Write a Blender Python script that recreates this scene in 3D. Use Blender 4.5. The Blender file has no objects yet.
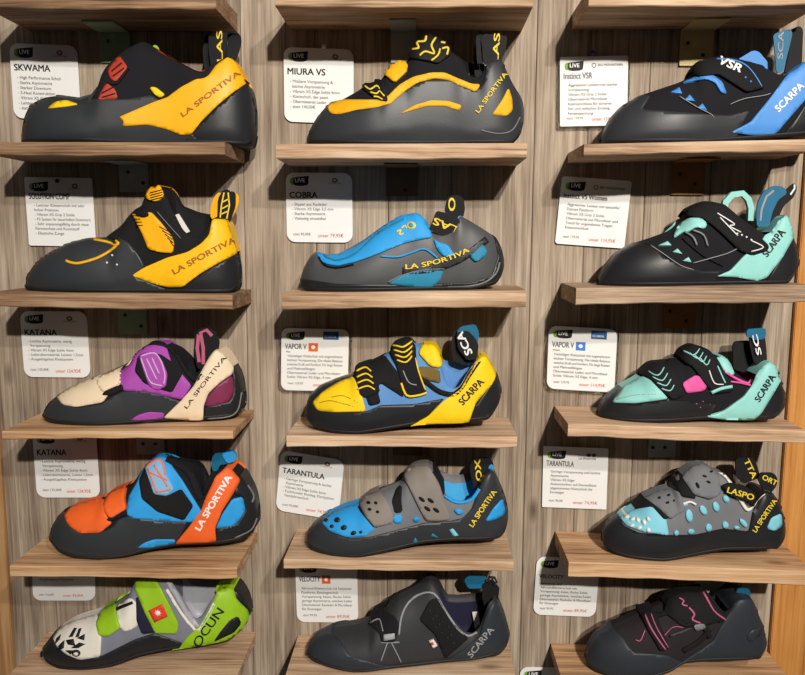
import bpy, bmesh, math, random
from mathutils import Vector, Matrix
from mathutils.geometry import delaunay_2d_cdt
random.seed(7)
scn = bpy.context.scene
COL = scn.collection
# ------------------------------------------------------------------ camera
F, CX, CY = 770.0, 402.5, 337.5
PITCH, YAW, ROLL = math.radians(7.58), math.radians(1.66), math.radians(0.35)
CAM = Vector((0, -1.0, 0))
_R = Matrix.Rotation(YAW, 3, 'Z') @ Matrix.Rotation(math.radians(90) - PITCH, 3, 'X') @ Matrix.Rotation(ROLL, 3, 'Z')
cd = bpy.data.cameras.new('camera'); cam = bpy.data.objects.new('camera', cd); COL.objects.link(cam)
cam.matrix_world = Matrix.Translation(CAM) @ _R.to_4x4()
cd.sensor_fit = 'HORIZONTAL'; cd.sensor_width = 36; cd.lens = F / 805 * 36
cd.clip_start = 0.02
scn.camera = cam
def hit(px, py, Y):
    d = _R @ Vector(((px - CX) / F, -(py - CY) / F, -1))
    return CAM + d * ((Y - CAM.y) / d.y)
# ------------------------------------------------------------------ materials
def lin(c):
    out = []
    for v in c[:3]:
        v = v / 255.0
        out.append(v / 12.92 if v <= 0.04045 else ((v + 0.055) / 1.055) ** 2.4)
    return (*out, 1)
def new_mat(name):
    m = bpy.data.materials.new(name); m.use_nodes = True
    nt = m.node_tree; return m, nt, nt.nodes['Principled BSDF']
_mc = {}
def mat(name, c, rough=.6, bump=0, bscale=900, metal=0, spec=.32, var=.12, vscale=60):
    if name in _mc: return _mc[name]
    m, nt, b = new_mat(name)
    b.inputs['Roughness'].default_value = rough; b.inputs['Metallic'].default_value = metal
    b.inputs['Specular IOR Level'].default_value = spec
    tc = nt.nodes.new('ShaderNodeTexCoord')
    n = nt.nodes.new('ShaderNodeTexNoise'); n.inputs['Scale'].default_value = vscale; n.inputs['Detail'].default_value = 4
    nt.links.new(tc.outputs['Object'], n.inputs['Vector'])
    mx = nt.nodes.new('ShaderNodeMix'); mx.data_type = 'RGBA'
    a = lin(c)
    mx.inputs['A'].default_value = tuple(v * (1 - var) for v in a[:3]) + (1,)
    mx.inputs['B'].default_value = tuple(min(1, v * (1 + var)) for v in a[:3]) + (1,)
    nt.links.new(n.outputs['Fac'], mx.inputs['Factor']); nt.links.new(mx.outputs['Result'], b.inputs['Base Color'])
    if bump:
        n2 = nt.nodes.new('ShaderNodeTexNoise'); n2.inputs['Scale'].default_value = bscale; n2.inputs['Detail'].default_value = 2
        nt.links.new(tc.outputs['Object'], n2.inputs['Vector'])
        bp = nt.nodes.new('ShaderNodeBump'); bp.inputs['Strength'].default_value = bump; bp.inputs['Distance'].default_value = .0005
        nt.links.new(n2.outputs['Fac'], bp.inputs['Height']); nt.links.new(bp.outputs['Normal'], b.inputs['Normal'])
    _mc[name] = m; return m
def wood(name, dark, mid, light, axis='Z', grain=1.0, rough=.75, knots=True, bump=.5):
    m, nt, b = new_mat(name); N = nt.nodes; L = nt.links
    b.inputs['Roughness'].default_value = rough; b.inputs['Specular IOR Level'].default_value = .25
    tc = N.new('ShaderNodeTexCoord'); mp = N.new('ShaderNodeMapping')
    at = N.new('ShaderNodeAttribute'); at.attribute_name = 'board'
    ad = N.new('ShaderNodeVectorMath'); ad.operation = 'ADD'
    L.new(tc.outputs['Object'], ad.inputs[0]); L.new(at.outputs['Vector'], ad.inputs[1])
    lo, hi = 3.2 * grain, 105.0 * grain
    mp.inputs['Scale'].default_value = {'Z': (hi, hi * .6, lo), 'X': (lo, hi * .6, hi)}[axis]
    L.new(ad.outputs[0], mp.inputs['Vector'])
    n1 = N.new('ShaderNodeTexNoise'); n1.inputs['Scale'].default_value = 1; n1.inputs['Detail'].default_value = 8; n1.inputs['Roughness'].default_value = .65; n1.inputs['Distortion'].default_value = .6
    L.new(mp.outputs[0], n1.inputs['Vector'])
    n2 = N.new('ShaderNodeTexNoise'); n2.inputs['Scale'].default_value = 7; n2.inputs['Detail'].default_value = 3
    L.new(ad.outputs[0], n2.inputs['Vector'])
    mp3 = N.new('ShaderNodeMapping')
    mp3.inputs['Scale'].default_value = {'Z': (420, 300, 14), 'X': (14, 300, 420)}[axis]
    L.new(ad.outputs[0], mp3.inputs['Vector'])
    n3 = N.new('ShaderNodeTexNoise'); n3.inputs['Scale'].default_value = 1; n3.inputs['Detail'].default_value = 3
    L.new(mp3.outputs[0], n3.inputs['Vector'])
    cr = N.new('ShaderNodeValToRGB'); e = cr.color_ramp.elements
    e[0].position = .28; e[0].color = lin(dark); e[1].position = .72; e[1].color = lin(light)
    q = e.new(.5); q.color = lin(mid)
    mx = N.new('ShaderNodeMath'); mx.operation = 'MULTIPLY_ADD'; mx.inputs[1].default_value = .55; 
    L.new(n1.outputs['Fac'], mx.inputs[0])
    mm = N.new('ShaderNodeMath'); mm.operation = 'MULTIPLY'; mm.inputs[1].default_value = .3; L.new(n3.outputs['Fac'], mm.inputs[0])
    m4 = N.new('ShaderNodeMath'); m4.operation = 'MULTIPLY_ADD'; m4.inputs[1].default_value = .22; L.new(n2.outputs['Fac'], m4.inputs[0]); L.new(mm.outputs[0], m4.inputs[2])
    L.new(m4.outputs[0], mx.inputs[2]); 
    sc = N.new('ShaderNodeMath'); sc.operation = 'MULTIPLY_ADD'; sc.inputs[1].default_value = 1.45; sc.inputs[2].default_value = -.27
    L.new(mx.outputs[0], sc.inputs[0]); L.new(sc.outputs[0], cr.inputs['Fac'])
    col = cr.outputs['Color']
    if knots:
        v = N.new('ShaderNodeTexVoronoi'); v.inputs['Scale'].default_value = 1
        mp2 = N.new('ShaderNodeMapping'); mp2.inputs['Scale'].default_value = {'Z': (13, 13, 5), 'X': (5, 13, 13)}[axis]
        L.new(ad.outputs[0], mp2.inputs['Vector']); L.new(mp2.outputs[0], v.inputs['Vector'])
        r2 = N.new('ShaderNodeValToRGB'); r2.color_ramp.elements[0].position = .035; r2.color_ramp.elements[1].position = .11
        r2.color_ramp.elements[0].color = (.22, .16, .12, 1); r2.color_ramp.elements[1].color = (1, 1, 1, 1)
        L.new(v.outputs['Distance'], r2.inputs['Fac'])
        mu = N.new('ShaderNodeMix'); mu.data_type = 'RGBA'; mu.blend_type = 'MULTIPLY'; mu.inputs['Factor'].default_value = .8
        L.new(col, mu.inputs['A']); L.new(r2.outputs['Color'], mu.inputs['B']); col = mu.outputs['Result']
    L.new(col, b.inputs['Base Color'])
    if bump:
        bp = N.new('ShaderNodeBump'); bp.inputs['Strength'].default_value = bump; bp.inputs['Distance'].default_value = .001
        L.new(mx.outputs[0], bp.inputs['Height']); L.new(bp.outputs['Normal'], b.inputs['Normal'])
    return m
# ------------------------------------------------------------------ object helpers
def mesh_obj(name, verts, faces, m, parent=None, smooth=True, flat_from=None):
    me = bpy.data.meshes.new(name); me.from_pydata([tuple(v) for v in verts], [], faces); me.update()
    if m: me.materials.append(m)
    if smooth: me.polygons.foreach_set('use_smooth', [True] * len(me.polygons))
    if flat_from is not None:
        for p in me.polygons:
            if p.index >= flat_from: p.use_smooth = False
    o = bpy.data.objects.new(name, me); COL.objects.link(o)
    if parent: o.parent = parent
    return o
def bm_obj(name, bm, m, parent=None, smooth=False):
    bmesh.ops.recalc_face_normals(bm, faces=bm.faces)
    me = bpy.data.meshes.new(name); bm.to_mesh(me); bm.free()
    if m: me.materials.append(m)
    if smooth: me.polygons.foreach_set('use_smooth', [True] * len(me.polygons))
    o = bpy.data.objects.new(name, me); COL.objects.link(o)
    if parent: o.parent = parent
    return o
def thing(name, label, cat, loc, group=None):
    o = bpy.data.objects.new(name, None); COL.objects.link(o); o.location = loc; o.empty_display_size = .02
    o['label'] = label; o['category'] = cat
    if group: o['group'] = group
    bpy.context.view_layer.update()
    return o
def adopt(root):
    """mesh data are written in world coordinates: move them to the thing's own base"""
    off = root.location.copy()
    def rec(o):
        for c in o.children:
            if c.type == 'MESH': c.data.transform(Matrix.Translation(-off))
            rec(c)
    rec(root)
def box_bm(x0, x1, y0, y1, z0, z1, bev=0):
    bm = bmesh.new(); bmesh.ops.create_cube(bm, size=1)
    for v in bm.verts:
        v.co = Vector((x0 if v.co.x < 0 else x1, y0 if v.co.y < 0 else y1, z0 if v.co.z < 0 else z1))
    if bev: bmesh.ops.bevel(bm, geom=bm.edges[:], offset=bev, segments=2, affect='EDGES')
    return bm
def P(s):
    return [tuple(float(a) for a in t.split(',')) for t in s.split()]
def smooth_poly(pts, n=2):
    for _ in range(n):
        out = []
        for i in range(len(pts)):
            a, b = pts[i], pts[(i + 1) % len(pts)]
            L = math.dist(a, b); t = min(.25, 5.0 / max(L, 1e-6))
            out.append((a[0] + (b[0] - a[0]) * t, a[1] + (b[1] - a[1]) * t))
            out.append((b[0] - (b[0] - a[0]) * t, b[1] - (b[1] - a[1]) * t))
        pts = out
    return pts
def inside(p, poly):
    x, y = p; c = False; j = len(poly) - 1
    for i in range(len(poly)):
        xi, yi = poly[i]; xj, yj = poly[j]
        if (yi > y) != (yj > y) and x < (xj - xi) * (y - yi) / (yj - yi) + xi: c = not c
        j = i
    return c
def dense(pts, step):
    out = []
    for i in range(len(pts)):
        a, b = pts[i], pts[(i + 1) % len(pts)]; n = max(1, int(math.dist(a, b) / step))
        for k in range(n): out.append((a[0] + (b[0] - a[0]) * k / n, a[1] + (b[1] - a[1]) * k / n))
    return out
def triangulate(pts, step):
    bd = dense(pts, step); n = len(bd)
    xs = [p[0] for p in bd]; ys = [p[1] for p in bd]
    V = [Vector(p) for p in bd]; y = min(ys) + step / 2; r = 0
    while y < max(ys):
        x = min(xs) + (step / 2 if r % 2 else 0) + .37
        while x < max(xs):
            if inside((x, y), bd) and min((x - a) ** 2 + (y - b) ** 2 for a, b in bd) > (step * .45) ** 2: V.append(Vector((x, y)))
            x += step
        y += step * .87; r += 1
    res = delaunay_2d_cdt(V, [(i, (i + 1) % n) for i in range(n)], [list(range(n))], 1, 1e-5)
    v2, e2, f2, ov = res[0], res[1], res[2], res[3]
    # boundary edges from faces
    cnt = {}
    for f in f2:
        for i in range(len(f)):
            k = (f[i], f[(i + 1) % len(f)]); cnt[tuple(sorted(k))] = cnt.get(tuple(sorted(k)), []) + [k]
    be = [v[0] for k, v in cnt.items() if len(v) == 1]
    return [(v.x, v.y) for v in v2], [list(f) for f in f2], be
def stroke(pts, w):
    """closed outline of a line of width w"""
    L, Rr = [], []
    for i, p in enumerate(pts):
        a = pts[max(0, i - 1)]; b = pts[min(len(pts) - 1, i + 1)]
        dx, dy = b[0] - a[0], b[1] - a[1]; l = math.hypot(dx, dy) or 1; nx, ny = -dy / l * w / 2, dx / l * w / 2
        L.append((p[0] + nx, p[1] + ny)); Rr.append((p[0] - nx, p[1] - ny))
    return L + Rr[::-1]
def ell(cx, cy, rx, ry, a=0, n=12):
    a = math.radians(a); c, s = math.cos(a), math.sin(a)
    return [(cx + rx * math.cos(t) * c - ry * math.sin(t) * s, cy + rx * math.cos(t) * s + ry * math.sin(t) * c) for t in [2 * math.pi * i / n for i in range(n)]]
_tc = {}
def text_mesh(s, bold=0.0):
    k = (s, bold)
    if k in _tc: return _tc[k]
    c = bpy.data.curves.new('t', 'FONT'); c.body = s; c.size = 1; c.resolution_u = 3
    o = bpy.data.objects.new('t', c); COL.objects.link(o)
    dg = bpy.context.evaluated_depsgraph_get(); dg.update()
    me = bpy.data.meshes.new_from_object(o.evaluated_get(dg))
    vs = [(v.co.x, v.co.y) for v in me.vertices]; fs = [list(p.vertices) for p in me.polygons]
    bpy.data.objects.remove(o); bpy.data.curves.remove(c); bpy.data.meshes.remove(me)
    if vs:
        x0 = min(v[0] for v in vs); x1 = max(v[0] for v in vs); h = .69
        if bold:   # heavier strokes: the outline repeated with small shifts
            b = bold * .7; n = len(vs); base, f0 = vs[:], fs[:]
            vs, fs = [], []
            for k, (dx, dy) in enumerate(((-b, -b * .5), (b, -b * .5), (-b, b * .5), (b, b * .5))):
                vs += [(v[0] + dx, v[1] + dy, k) for v in base]; fs += [[i + k * n for i in f] for f in f0]
        vs = [((v[0] - x0) / (x1 - x0), v[1] / h, (v[2] if len(v) > 2 else 0) * .00003) for v in vs]
    _tc[k] = (vs, fs, (x1 - x0) / h); return _tc[k]
def interp(pts, x):
    if x <= pts[0][0]: return pts[0][1]
    for a, b in zip(pts, pts[1:]):
        if x <= b[0]: return a[1] + (b[1] - a[1]) * (x - a[0]) / max(1e-9, b[0] - a[0])
    return pts[-1][1]
def sstep(a, b, x):
    t = max(0, min(1, (x - a) / (b - a))); return t * t * (3 - 2 * t)
# ------------------------------------------------------------------ shoe
ZS = 805 / 270.0
WPROF = [(0, 0), (.004, .006), (.015, .0125), (.03, .0175), (.06, .025), (.1, .0305), (.15, .0355), (.22, .0395), (.3, .0415), (.38, .040), (.47, .036), (.56, .0325), (.66, .0305), (.78, .031), (.86, .030), (.92, .0265), (.96, .0205), (.985, .0135), (.996, .007), (1, 0)]
_W = [interp(WPROF, (i / 500) ** 1.0) for i in range(501)]
for _p in range(3):
    _W = [(lambda r: sum(_W[i - r:i + r + 1]) / (2 * r + 1))(int(min(14, i / 3, (500 - i) / 3))) for i in range(501)]
class Shoe:
    def __init__(s, name, label, ox, oy, top, bot, opn, base, lining, shelf_z, yc=-.052, skew=0.0, far=None, wide=1.0, sole=None, flat=False, toe=1.0):
        s.ox, s.oy = ox, oy; s.yc0 = yc; s.skew = skew; s.sz = shelf_z
        top = P(top); bot = P(bot); s.wide = wide
        # world silhouettes
        tw = [hit(ox + x / ZS, oy + y / ZS, yc) for x, y in top]
        s.x0 = min(p.x for p in tw); s.x1 = max(p.x for p in tw); s.L = s.x1 - s.x0; s.xm = (s.x0 + s.x1) / 2
        it = max(range(len(tw)), key=lambda i: tw[i].x)
        s.xo = [hit(ox + x / ZS, oy + 200 / ZS, yc).x for x in opn]
        up = []
        for (x, y), w0 in list(zip(top, tw))[:it + 1]:
            q = w0
            for _ in range(3): q = hit(ox + x / ZS, oy + y / ZS, s.cy(q.x) - s.w(q.x) * s.tf(q.x) * .8)
            up.append((q.x, q.z))
        low = []
        for (x, y) in (bot + top[it:][::-1] if True else bot):
            q = hit(ox + x / ZS, oy + y / ZS, yc)
            for _ in range(3): q = hit(ox + x / ZS, oy + y / ZS, s.cy(q.x) - s.w(q.x) * .8)
            low.append((q.x, q.z))
        def mono(l):
            l = sorted(l); o = [l[0]]
            for a in l[1:]:
                if a[0] > o[-1][0] + 1e-5: o.append(a)
            return o
        xs = [p[0] for p in up]
        s.x0 = min(xs); s.x1 = max(xs); s.L = s.x1 - s.x0; s.xm = (s.x0 + s.x1) / 2
        s.up = mono(up)
        low = [(min(max(a, s.x0), s.x1), b) for a, b in low]
        s.low = mono(low)
        body = [b for a, b in s.low if s.x0 + .1 * s.L < a < s.x1 - .12 * s.L]
        gap = min(b - shelf_z(a) for a, b in s.low if s.x0 + .1 * s.L < a < s.x1 - .12 * s.L)
        s.gap = gap
        if flat:
            s.low = [(a, max(shelf_z(a), shelf_z(a) + b - min(body)) if a > s.x1 - .06 * s.L or a < s.x0 + .03 * s.L else shelf_z(a)) for a, b in s.low]
        else:
            s.low = [(a, max(shelf_z(a), b - gap)) for a, b in s.low]
        print('SHOE', label[:30], 'x %.3f %.3f gap %.4f' % (s.x0, s.x1, gap))
        s.far = None
        if far:
            s.far = mono([(lambda q: (q.x, q.z))(hit(ox + x / ZS, oy + y / ZS, yc + .02)) for x, y in P(far)])
        s.smooth()
        s.root = thing(name, label, 'climbing shoe', ((s.x0 + s.x1) / 2, yc, shelf_z(s.xm)), 'climbing shoes on the display shelves')
        s.build(base, lining, sole)
        s.n = 0
    def cy(s, x): return s.yc0 + s.skew * (x - s.xm)
    def w(s, x):
        t = max(0, min(.9999, (x - s.x0) / s.L)) * 500; i = int(t)
        return (_W[i] + (_W[i + 1] - _W[i]) * (t - i)) * s.wide * s.L / .25
    def o(s, x):
        a, b = s.xo; return sstep(a - .004, a + .005, x) * (1 - sstep(b - .003, b + .006, x))
    def tf(s, x):
        a, b = s.xo; return .14 + .62 * sstep(a - .035, a + .012, x) * (1 - .35 * sstep(b, b + .02, x))
    def smooth(s):
        N = 240; X = [s.x0 + s.L * i / N for i in range(N + 1)]
        def sm(l, k):
            v = [interp(l, x) for x in X]; o = []
            for i in range(N + 1):
                r = min(k, i, N - i); o.append(sum(v[i - r:i + r + 1]) / (2 * r + 1))
            return o
        s.UP = [max(v, s.sz(x) + .003) for v, x in zip(sm(s.up, 2), X)]; s.LO = sm(s.low, 3); s.N = N
        s.FA = None
        if s.far:
            s.FA = []
            for i, x in enumerate(X):
                a, b = s.far[0][0], s.far[-1][0]
                k = sstep(a - .004, a + .002, x) * (1 - sstep(b - .002, b + .006, x))
                s.FA.append(max(s.UP[i], s.UP[i] * (1 - k) + interp(s.far, x) * k))
    def _g(s, A, x):
        t = (x - s.x0) / s.L * s.N; t = max(0, min(s.N - 1e-6, t)); i = int(t); return A[i] + (A[i + 1] - A[i]) * (t - i)
    def zt(s, x): return s._g(s.UP, x)
    def zb(s, x): return min(max(s._g(s.LO, x), s.sz(x) + .0001), s.zt(x) - .0005)
    def prof(s, t, tf):
        t = max(0, min(1, t))
        if t < .2: return .88 + .12 * math.sin(t / .2 * math.pi / 2)
        u = (t - .2) / .8
        return tf + (1 - tf) * math.sqrt(max(0, 1 - u ** 2.3))
    def yn(s, x, z):
        zb, zt = s.zb(x), s.zt(x); t = (z - zb) / max(1e-5, zt - zb)
        return s.cy(x) - s.w(x) * s.prof(t, s.tf(x))
    def build(s, base, lining, sole):
        n1, nr, nb = 18, 15, 6
        rings = []; ox = []
        NX = 110
        for i in range(NX + 1):
            u = i / NX; u = .5 - .5 * math.cos(math.pi * u) if True else u
            u = .55 * u + .45 * (i / NX)
            x = s.x0 + s.L * u; zb, zt = s.zb(x), s.zt(x); tf = s.tf(x); w = s.w(x); c = s.cy(x); o = s.o(x); H = zt - zb
            zf = s._g(s.FA, x) if s.FA else zt
            r = []
            for k in range(n1 + 1):
                t = math.sin(k / n1 * math.pi / 2) if k > n1 * .5 else k / n1 * math.sqrt(2) * 1.0
                t = min(1, (1 - math.cos(k / n1 * math.pi)) / 2)
                r.append(Vector((x, c - w * s.prof(t, tf), zb + H * t)))
            dep = min(H * .72, .045); yt = w * tf
            for k in range(1, nr):
                v = k / nr
                closed = Vector((x, c - yt + 2 * yt * v, zt + (zf - zt) * v + .0012 * math.sin(v * math.pi) * min(1, w / .01)))
                if v < .34: a = v / .34; op = Vector((x, c - yt + min(.003, yt * .3) - a * 0, zt - dep * a))
                elif v < .66: a = (v - .34) / .32; op = Vector((x, c - yt + min(.003, yt * .3) + (2 * yt - 2 * min(.003, yt * .3)) * a, zt - dep))
                else: a = (v - .66) / .34; op = Vector((x, c + yt - min(.003, yt * .3), zt - dep + (zf - zt + dep) * a))
                r.append(closed.lerp(op, o))
            Hf = zf - zb
            for k in range(n1, -1, -1):
                t = (1 - math.cos(k / n1 * math.pi)) / 2
                r.append(Vector((x, c + w * s.prof(t, tf), zb + Hf * t)))
            for k in range(1, nb):
                v = k / nb; r.append(Vector((x, c + w * .88 * (1 - 2 * v), zb)))
            rings.append(r); ox.append(o)
        M = len(rings[0]); V = [v for r in rings for v in r]; Fb, Fl = [], []
        for i in range(NX):
            for j in range(M):
                f = [i * M + j, i * M + (j + 1) % M, (i + 1) * M + (j + 1) % M, (i + 1) * M + j]
                (Fl if (n1 < j < n1 + nr - 1 and ox[i] > .5 and ox[i + 1] > .5) else Fb).append(f)
        Fb.append(list(range(M))[::-1]); Fb.append([NX * M + j for j in range(M)])
        ob = mesh_obj('upper', V, Fb, base, s.root); s.upper = ob
        if Fl:
            used = sorted({a for f in Fl for a in f}); mp = {a: k for k, a in enumerate(used)}
            s.lin = mesh_obj('lining', [V[a] for a in used], [[mp[a] for a in f] for f in Fl], lining, s.root)
        # sole
        V, Fs = [], []
        for i in range(NX + 1):
            u = .55 * (.5 - .5 * math.cos(math.pi * i / NX)) + .45 * i / NX
            x = s.x0 + s.L * u; zb = s.zb(x); w = s.w(x) ; c = s.cy(x); h = min(.0042, (s.zt(x) - zb) * .5); e = .0026
            H = max(1e-4, s.zt(x) - zb)
            yy = [w * s.prof(min(1, hh / H), s.tf(x)) + e for hh in (0, h * .5, h)]
            r = [(x, c - yy[2] + e * 1.5, zb + h + .0003), (x, c - yy[2], zb + h), (x, c - yy[1], zb + h * .5), (x, c - yy[0] + .0006, zb), (x, c, zb - .00002), (x, c + yy[0] - .0006, zb), (x, c + yy[1], zb + h * .5), (x, c + yy[2], zb + h), (x, c + yy[2] - e * 1.5, zb + h + .0003)]
            V += r
        m = 9
        for i in range(NX):
            for j in range(m - 1): Fs.append([i * m + j, i * m + j + 1, (i + 1) * m + j + 1, (i + 1) * m + j])
        # heel and toe caps of the sole are closed by the narrow end rings
        mesh_obj('sole', V, Fs, sole or RUB_SOLE, s.root)
    # image position -> point on the near surface, pushed out by off
    def on(s, px, py, off):
        ax, ay = s.ox + px / ZS, s.oy + py / ZS
        lo, hi = s.x0 + .0012, s.x1 - .0012
        def F(y):
            q = hit(ax, ay, y); x = max(lo, min(hi, q.x)); zb, zt = s.zb(x) + .0003, s.zt(x)
            return q, x, zb, zt
        ya, y1 = s.yc0 - .065, s.yc0 + .02; N = 22; best = None; prev = ya; hitp = None
        for i in range(N + 1):
            y = ya + (y1 - ya) * i / N; q, x, zb, zt = F(y)
            ex = q.z - zt
            if ex <= 0 and y <= s.cy(x) and y >= s.yn(x, max(zb, q.z)): hitp = (prev, y); break
            if y <= s.cy(x) and (best is None or ex < best[0]): best = (ex, y)
            prev = y
        ex = 0
        if hitp:
            p, r = hitp
            for _ in range(9):
                y = (p + r) / 2; q, x, zb, zt = F(y)
                if q.z <= zt and y >= s.yn(x, max(zb, q.z)): r = y
                else: p = y
            q, x, zb, zt = F(r); z = max(zb, min(zt, q.z))
        else:
            q, x, zb, zt = F(best[1]); z = zt; ex = best[0]
        cl = ex > 0 or z > zt - .0012
        e = .0008
        xa, xb = max(s.x0, x - e), min(s.x1, x + e)
        def YY(xx, tt):
            b, t_ = s.zb(xx), s.zt(xx); return b + (t_ - b) * tt
        t = (z - s.zb(x)) / max(1e-5, s.zt(x) - s.zb(x))
        pa = Vector((xa, s.yn(xa, YY(xa, t)), YY(xa, t))); pb = Vector((xb, s.yn(xb, YY(xb, t)), YY(xb, t)))
        ta, tb = max(0, t - .03), min(.985, t + .03)
        if tb <= ta: ta = tb - .03
        pc = Vector((x, s.yn(x, YY(x, ta)), YY(x, ta))); pd = Vector((x, s.yn(x, YY(x, tb)), YY(x, tb)))
        n = (pb - pa).cross(pd - pc)
        if n.length < 1e-12: n = Vector((0, -1, 0))
        n.normalize()
        if n.y > 0: n = -n
        if cl: n = (n + Vector((0, 0, .6 * min(1, ex / .004)))).normalized()
        return Vector((x, s.yn(x, z), z)) + n * off, n, cl
    def panel(s, name, m, pts, lv=1, both=True, parent=None, sm=1, label=None, step=9, thick=None):
        if isinstance(pts, str): pts = P(pts)
        if sm: pts = smooth_poly(pts, sm)
        v2, f2, be = triangulate(pts, step)
        off = .0006 + .0008 * lv
        tin = thick or (.0008 * lv + .0012)
        A, B, C = [], [], []
        for p in v2:
            q, n, cl = s.on(p[0], p[1], off); A.append(q); B.append(q - n * tin); C.append(cl)
        n = len(A); V = A + B; Fc = [[i for i in f] for f in f2]
        for v in V: v.z = max(v.z, s.sz(v.x) + .00015)
        # orient outward
        chk = 0
        for f in f2[:40]:
            a, b, c = (A[k] for k in f[:3]); chk += (b - a).cross(c - a).y
        if chk > 0: Fc = [f[::-1] for f in Fc]
        nf = len(Fc)
        rim = [[a, b, b + n, a + n] for a, b in be]
        Fc += rim
        bridged = any(C[a] and C[b] for a, b in be)
        if both and not bridged:
            V2 = [Vector((v.x, 2 * s.cy(v.x) - v.y, v.z)) for v in V]
            o2 = mesh_obj(name, V2, [f[::-1] for f in Fc], m, parent or s.root)
            for p_ in o2.data.polygons:
                if len(p_.vertices) == 4: p_.use_smooth = False
        elif both:
            V2 = [Vector((v.x, 2 * s.cy(v.x) - v.y, v.z)) for v in V]
            base = len(V); V = V + V2
            Fc += [[i + base for i in f][::-1] for f in Fc[:]]
            for a, b in be:
                if C[a] and C[b]: Fc.append([a, b, b + base, a + base])
        o = mesh_obj(name, V, Fc, m, parent or s.root)
        me = o.data
        for p_ in me.polygons:
            if len(p_.vertices) == 4: p_.use_smooth = False
        if label: o['label'] = label
        return o
    def line(s, name, m, pts, w=5, lv=2, both=False, parent=None, **k):
        if isinstance(pts, str): pts = P(pts)
        if parent: lv += .7
        if len(pts) > 2:
            Q = []
            for i in range(len(pts) - 1):
                p0, p1, p2, p3 = pts[max(0, i - 1)], pts[i], pts[i + 1], pts[min(len(pts) - 1, i + 2)]
                for j in range(4):
                    t = j / 4
                    Q.append(tuple(.5 * (2 * p1[c] + (p2[c] - p0[c]) * t + (2 * p0[c] - 5 * p1[c] + 4 * p2[c] - p3[c]) * t * t + (3 * p1[c] - p0[c] - 3 * p2[c] + p3[c]) * t ** 3) for c in (0, 1)))
            pts = Q + [pts[-1]]
        return s.panel(name, m, stroke(pts, w), lv, both, parent, sm=0, step=8, **k)
    def text(s, string, p0, p1, h, m, lv=2, parent=None, mid=None, bold=.02, plane=None, name='lettering', shear=0):
        vs, fs, asp = text_mesh(string, bold)
        if string == 'LA SPORTIVA': h *= .86
        p0, p1 = Vector(p0), Vector(p1); V = []
        mid = Vector(mid) if mid else (p0 + p1) / 2
        for u, v, dd in vs:
            b = p0 * (1 - u) ** 2 + mid * 2 * u * (1 - u) + p1 * u * u
            d = (mid - p0) * (1 - u) + (p1 - mid) * u; d.normalize()
            upv = Vector((d.y, -d.x)) + d * shear
            q = b + upv * h * v
            if plane is None: r, n, _ = s.on(q.x, q.y, .0006 + .0008 * lv + .0006 + dd)
            else: r = hit(s.ox + q.x / ZS, s.oy + q.y / ZS, s.cy(s.x1) + plane - dd) 
            V.append(r)
        n = len(V)
        a = sum((V[f[1]] - V[f[0]]).cross(V[f[2]] - V[f[0]]).y for f in fs[:20])
        if a > 0: fs = [f[::-1] for f in fs]
        me = mesh_obj(name, V, fs, m, parent or s.root, smooth=False)
        return me
    def slab(s, name, m, pts, dy=-.006, th=.0022, parent=None, sm=1, step=14, bend=0.0, ycx=None):
        """webbing or fabric piece standing above the shoe, thickness th, at depth dy from the heel's middle"""
        if isinstance(pts, str): pts = P(pts)
        if sm: pts = smooth_poly(pts, sm)
        v2, f2, be = triangulate(pts, step)
        ys = [p[1] for p in v2]; y0, y1 = min(ys), max(ys)
        c0 = s.cy(s.x1) if ycx is None else ycx
        A = []
        for p in v2:
            k = (p[1] - y0) / max(1, y1 - y0)
            A.append(hit(s.ox + p[0] / ZS, s.oy + p[1] / ZS, c0 + dy + bend * (1 - k) ** 2))
        B = [a + Vector((0, th, 0)) for a in A]; n = len(A)
        Fc = [list(f) for f in f2]
        chk = sum((A[f[1]] - A[f[0]]).cross(A[f[2]] - A[f[0]]).y for f in f2[:40])
        if chk > 0: Fc = [f[::-1] for f in Fc]
        Fc += [[i + n for i in f][::-1] for f in Fc]
        nf = len(Fc)
        Fc += [[a, b, b + n, a + n] for a, b in be]
        o = mesh_obj(name, A + B, Fc, m, parent or s.root, smooth=False)
        bm = bmesh.new(); bm.from_mesh(o.data); bmesh.ops.recalc_face_normals(bm, faces=bm.faces); bm.to_mesh(o.data); bm.free()
        return o
    def loop(s, m, path, width, name='pull_loop', th=.0018, parent=None, dirn=None):
        """closed strap loop: path of (px,py,dy) with in-picture width; turns over in depth at its top"""
        pts = [(hit(s.ox + a / ZS, s.oy + b / ZS, s.cy(s.x1) + d)) for a, b, d in path]
        # resample with catmull-rom
        Q = []
        for i in range(len(pts) - 1):
            p0 = pts[max(0, i - 1)]; p1 = pts[i]; p2 = pts[i + 1]; p3 = pts[min(len(pts) - 1, i + 2)]
            for k in range(6):
                t = k / 6
                Q.append(.5 * ((2 * p1) + (-p0 + p2) * t + (2 * p0 - 5 * p1 + 4 * p2 - p3) * t * t + (-p0 + 3 * p1 - 3 * p2 + p3) * t ** 3))
        Q.append(pts[-1])
        wv = Vector((dirn[0], 0, -dirn[1])) if dirn else None
        if wv: wv.normalize()
        hw = width / ZS / 770 * .93 / 2
        V, Fc = [], []
        for i, q in enumerate(Q):
            t = (Q[min(len(Q) - 1, i + 1)] - Q[max(0, i - 1)]).normalized()
            W = wv if wv else Vector((0, 1, 0)); nn = W.cross(t)
            nn = nn.normalized() if nn.length > 1e-6 else Vector((0, 1, 0))
            for a, b in ((-1, -1), (1, -1), (1, 1), (-1, 1)): V.append(q + W * hw * a + nn * th / 2 * b)
        for i in range(len(Q) - 1):
            for j in range(4): Fc.append([i * 4 + j, i * 4 + (j + 1) % 4, i * 4 + 4 + (j + 1) % 4, i * 4 + 4 + j])
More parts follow.
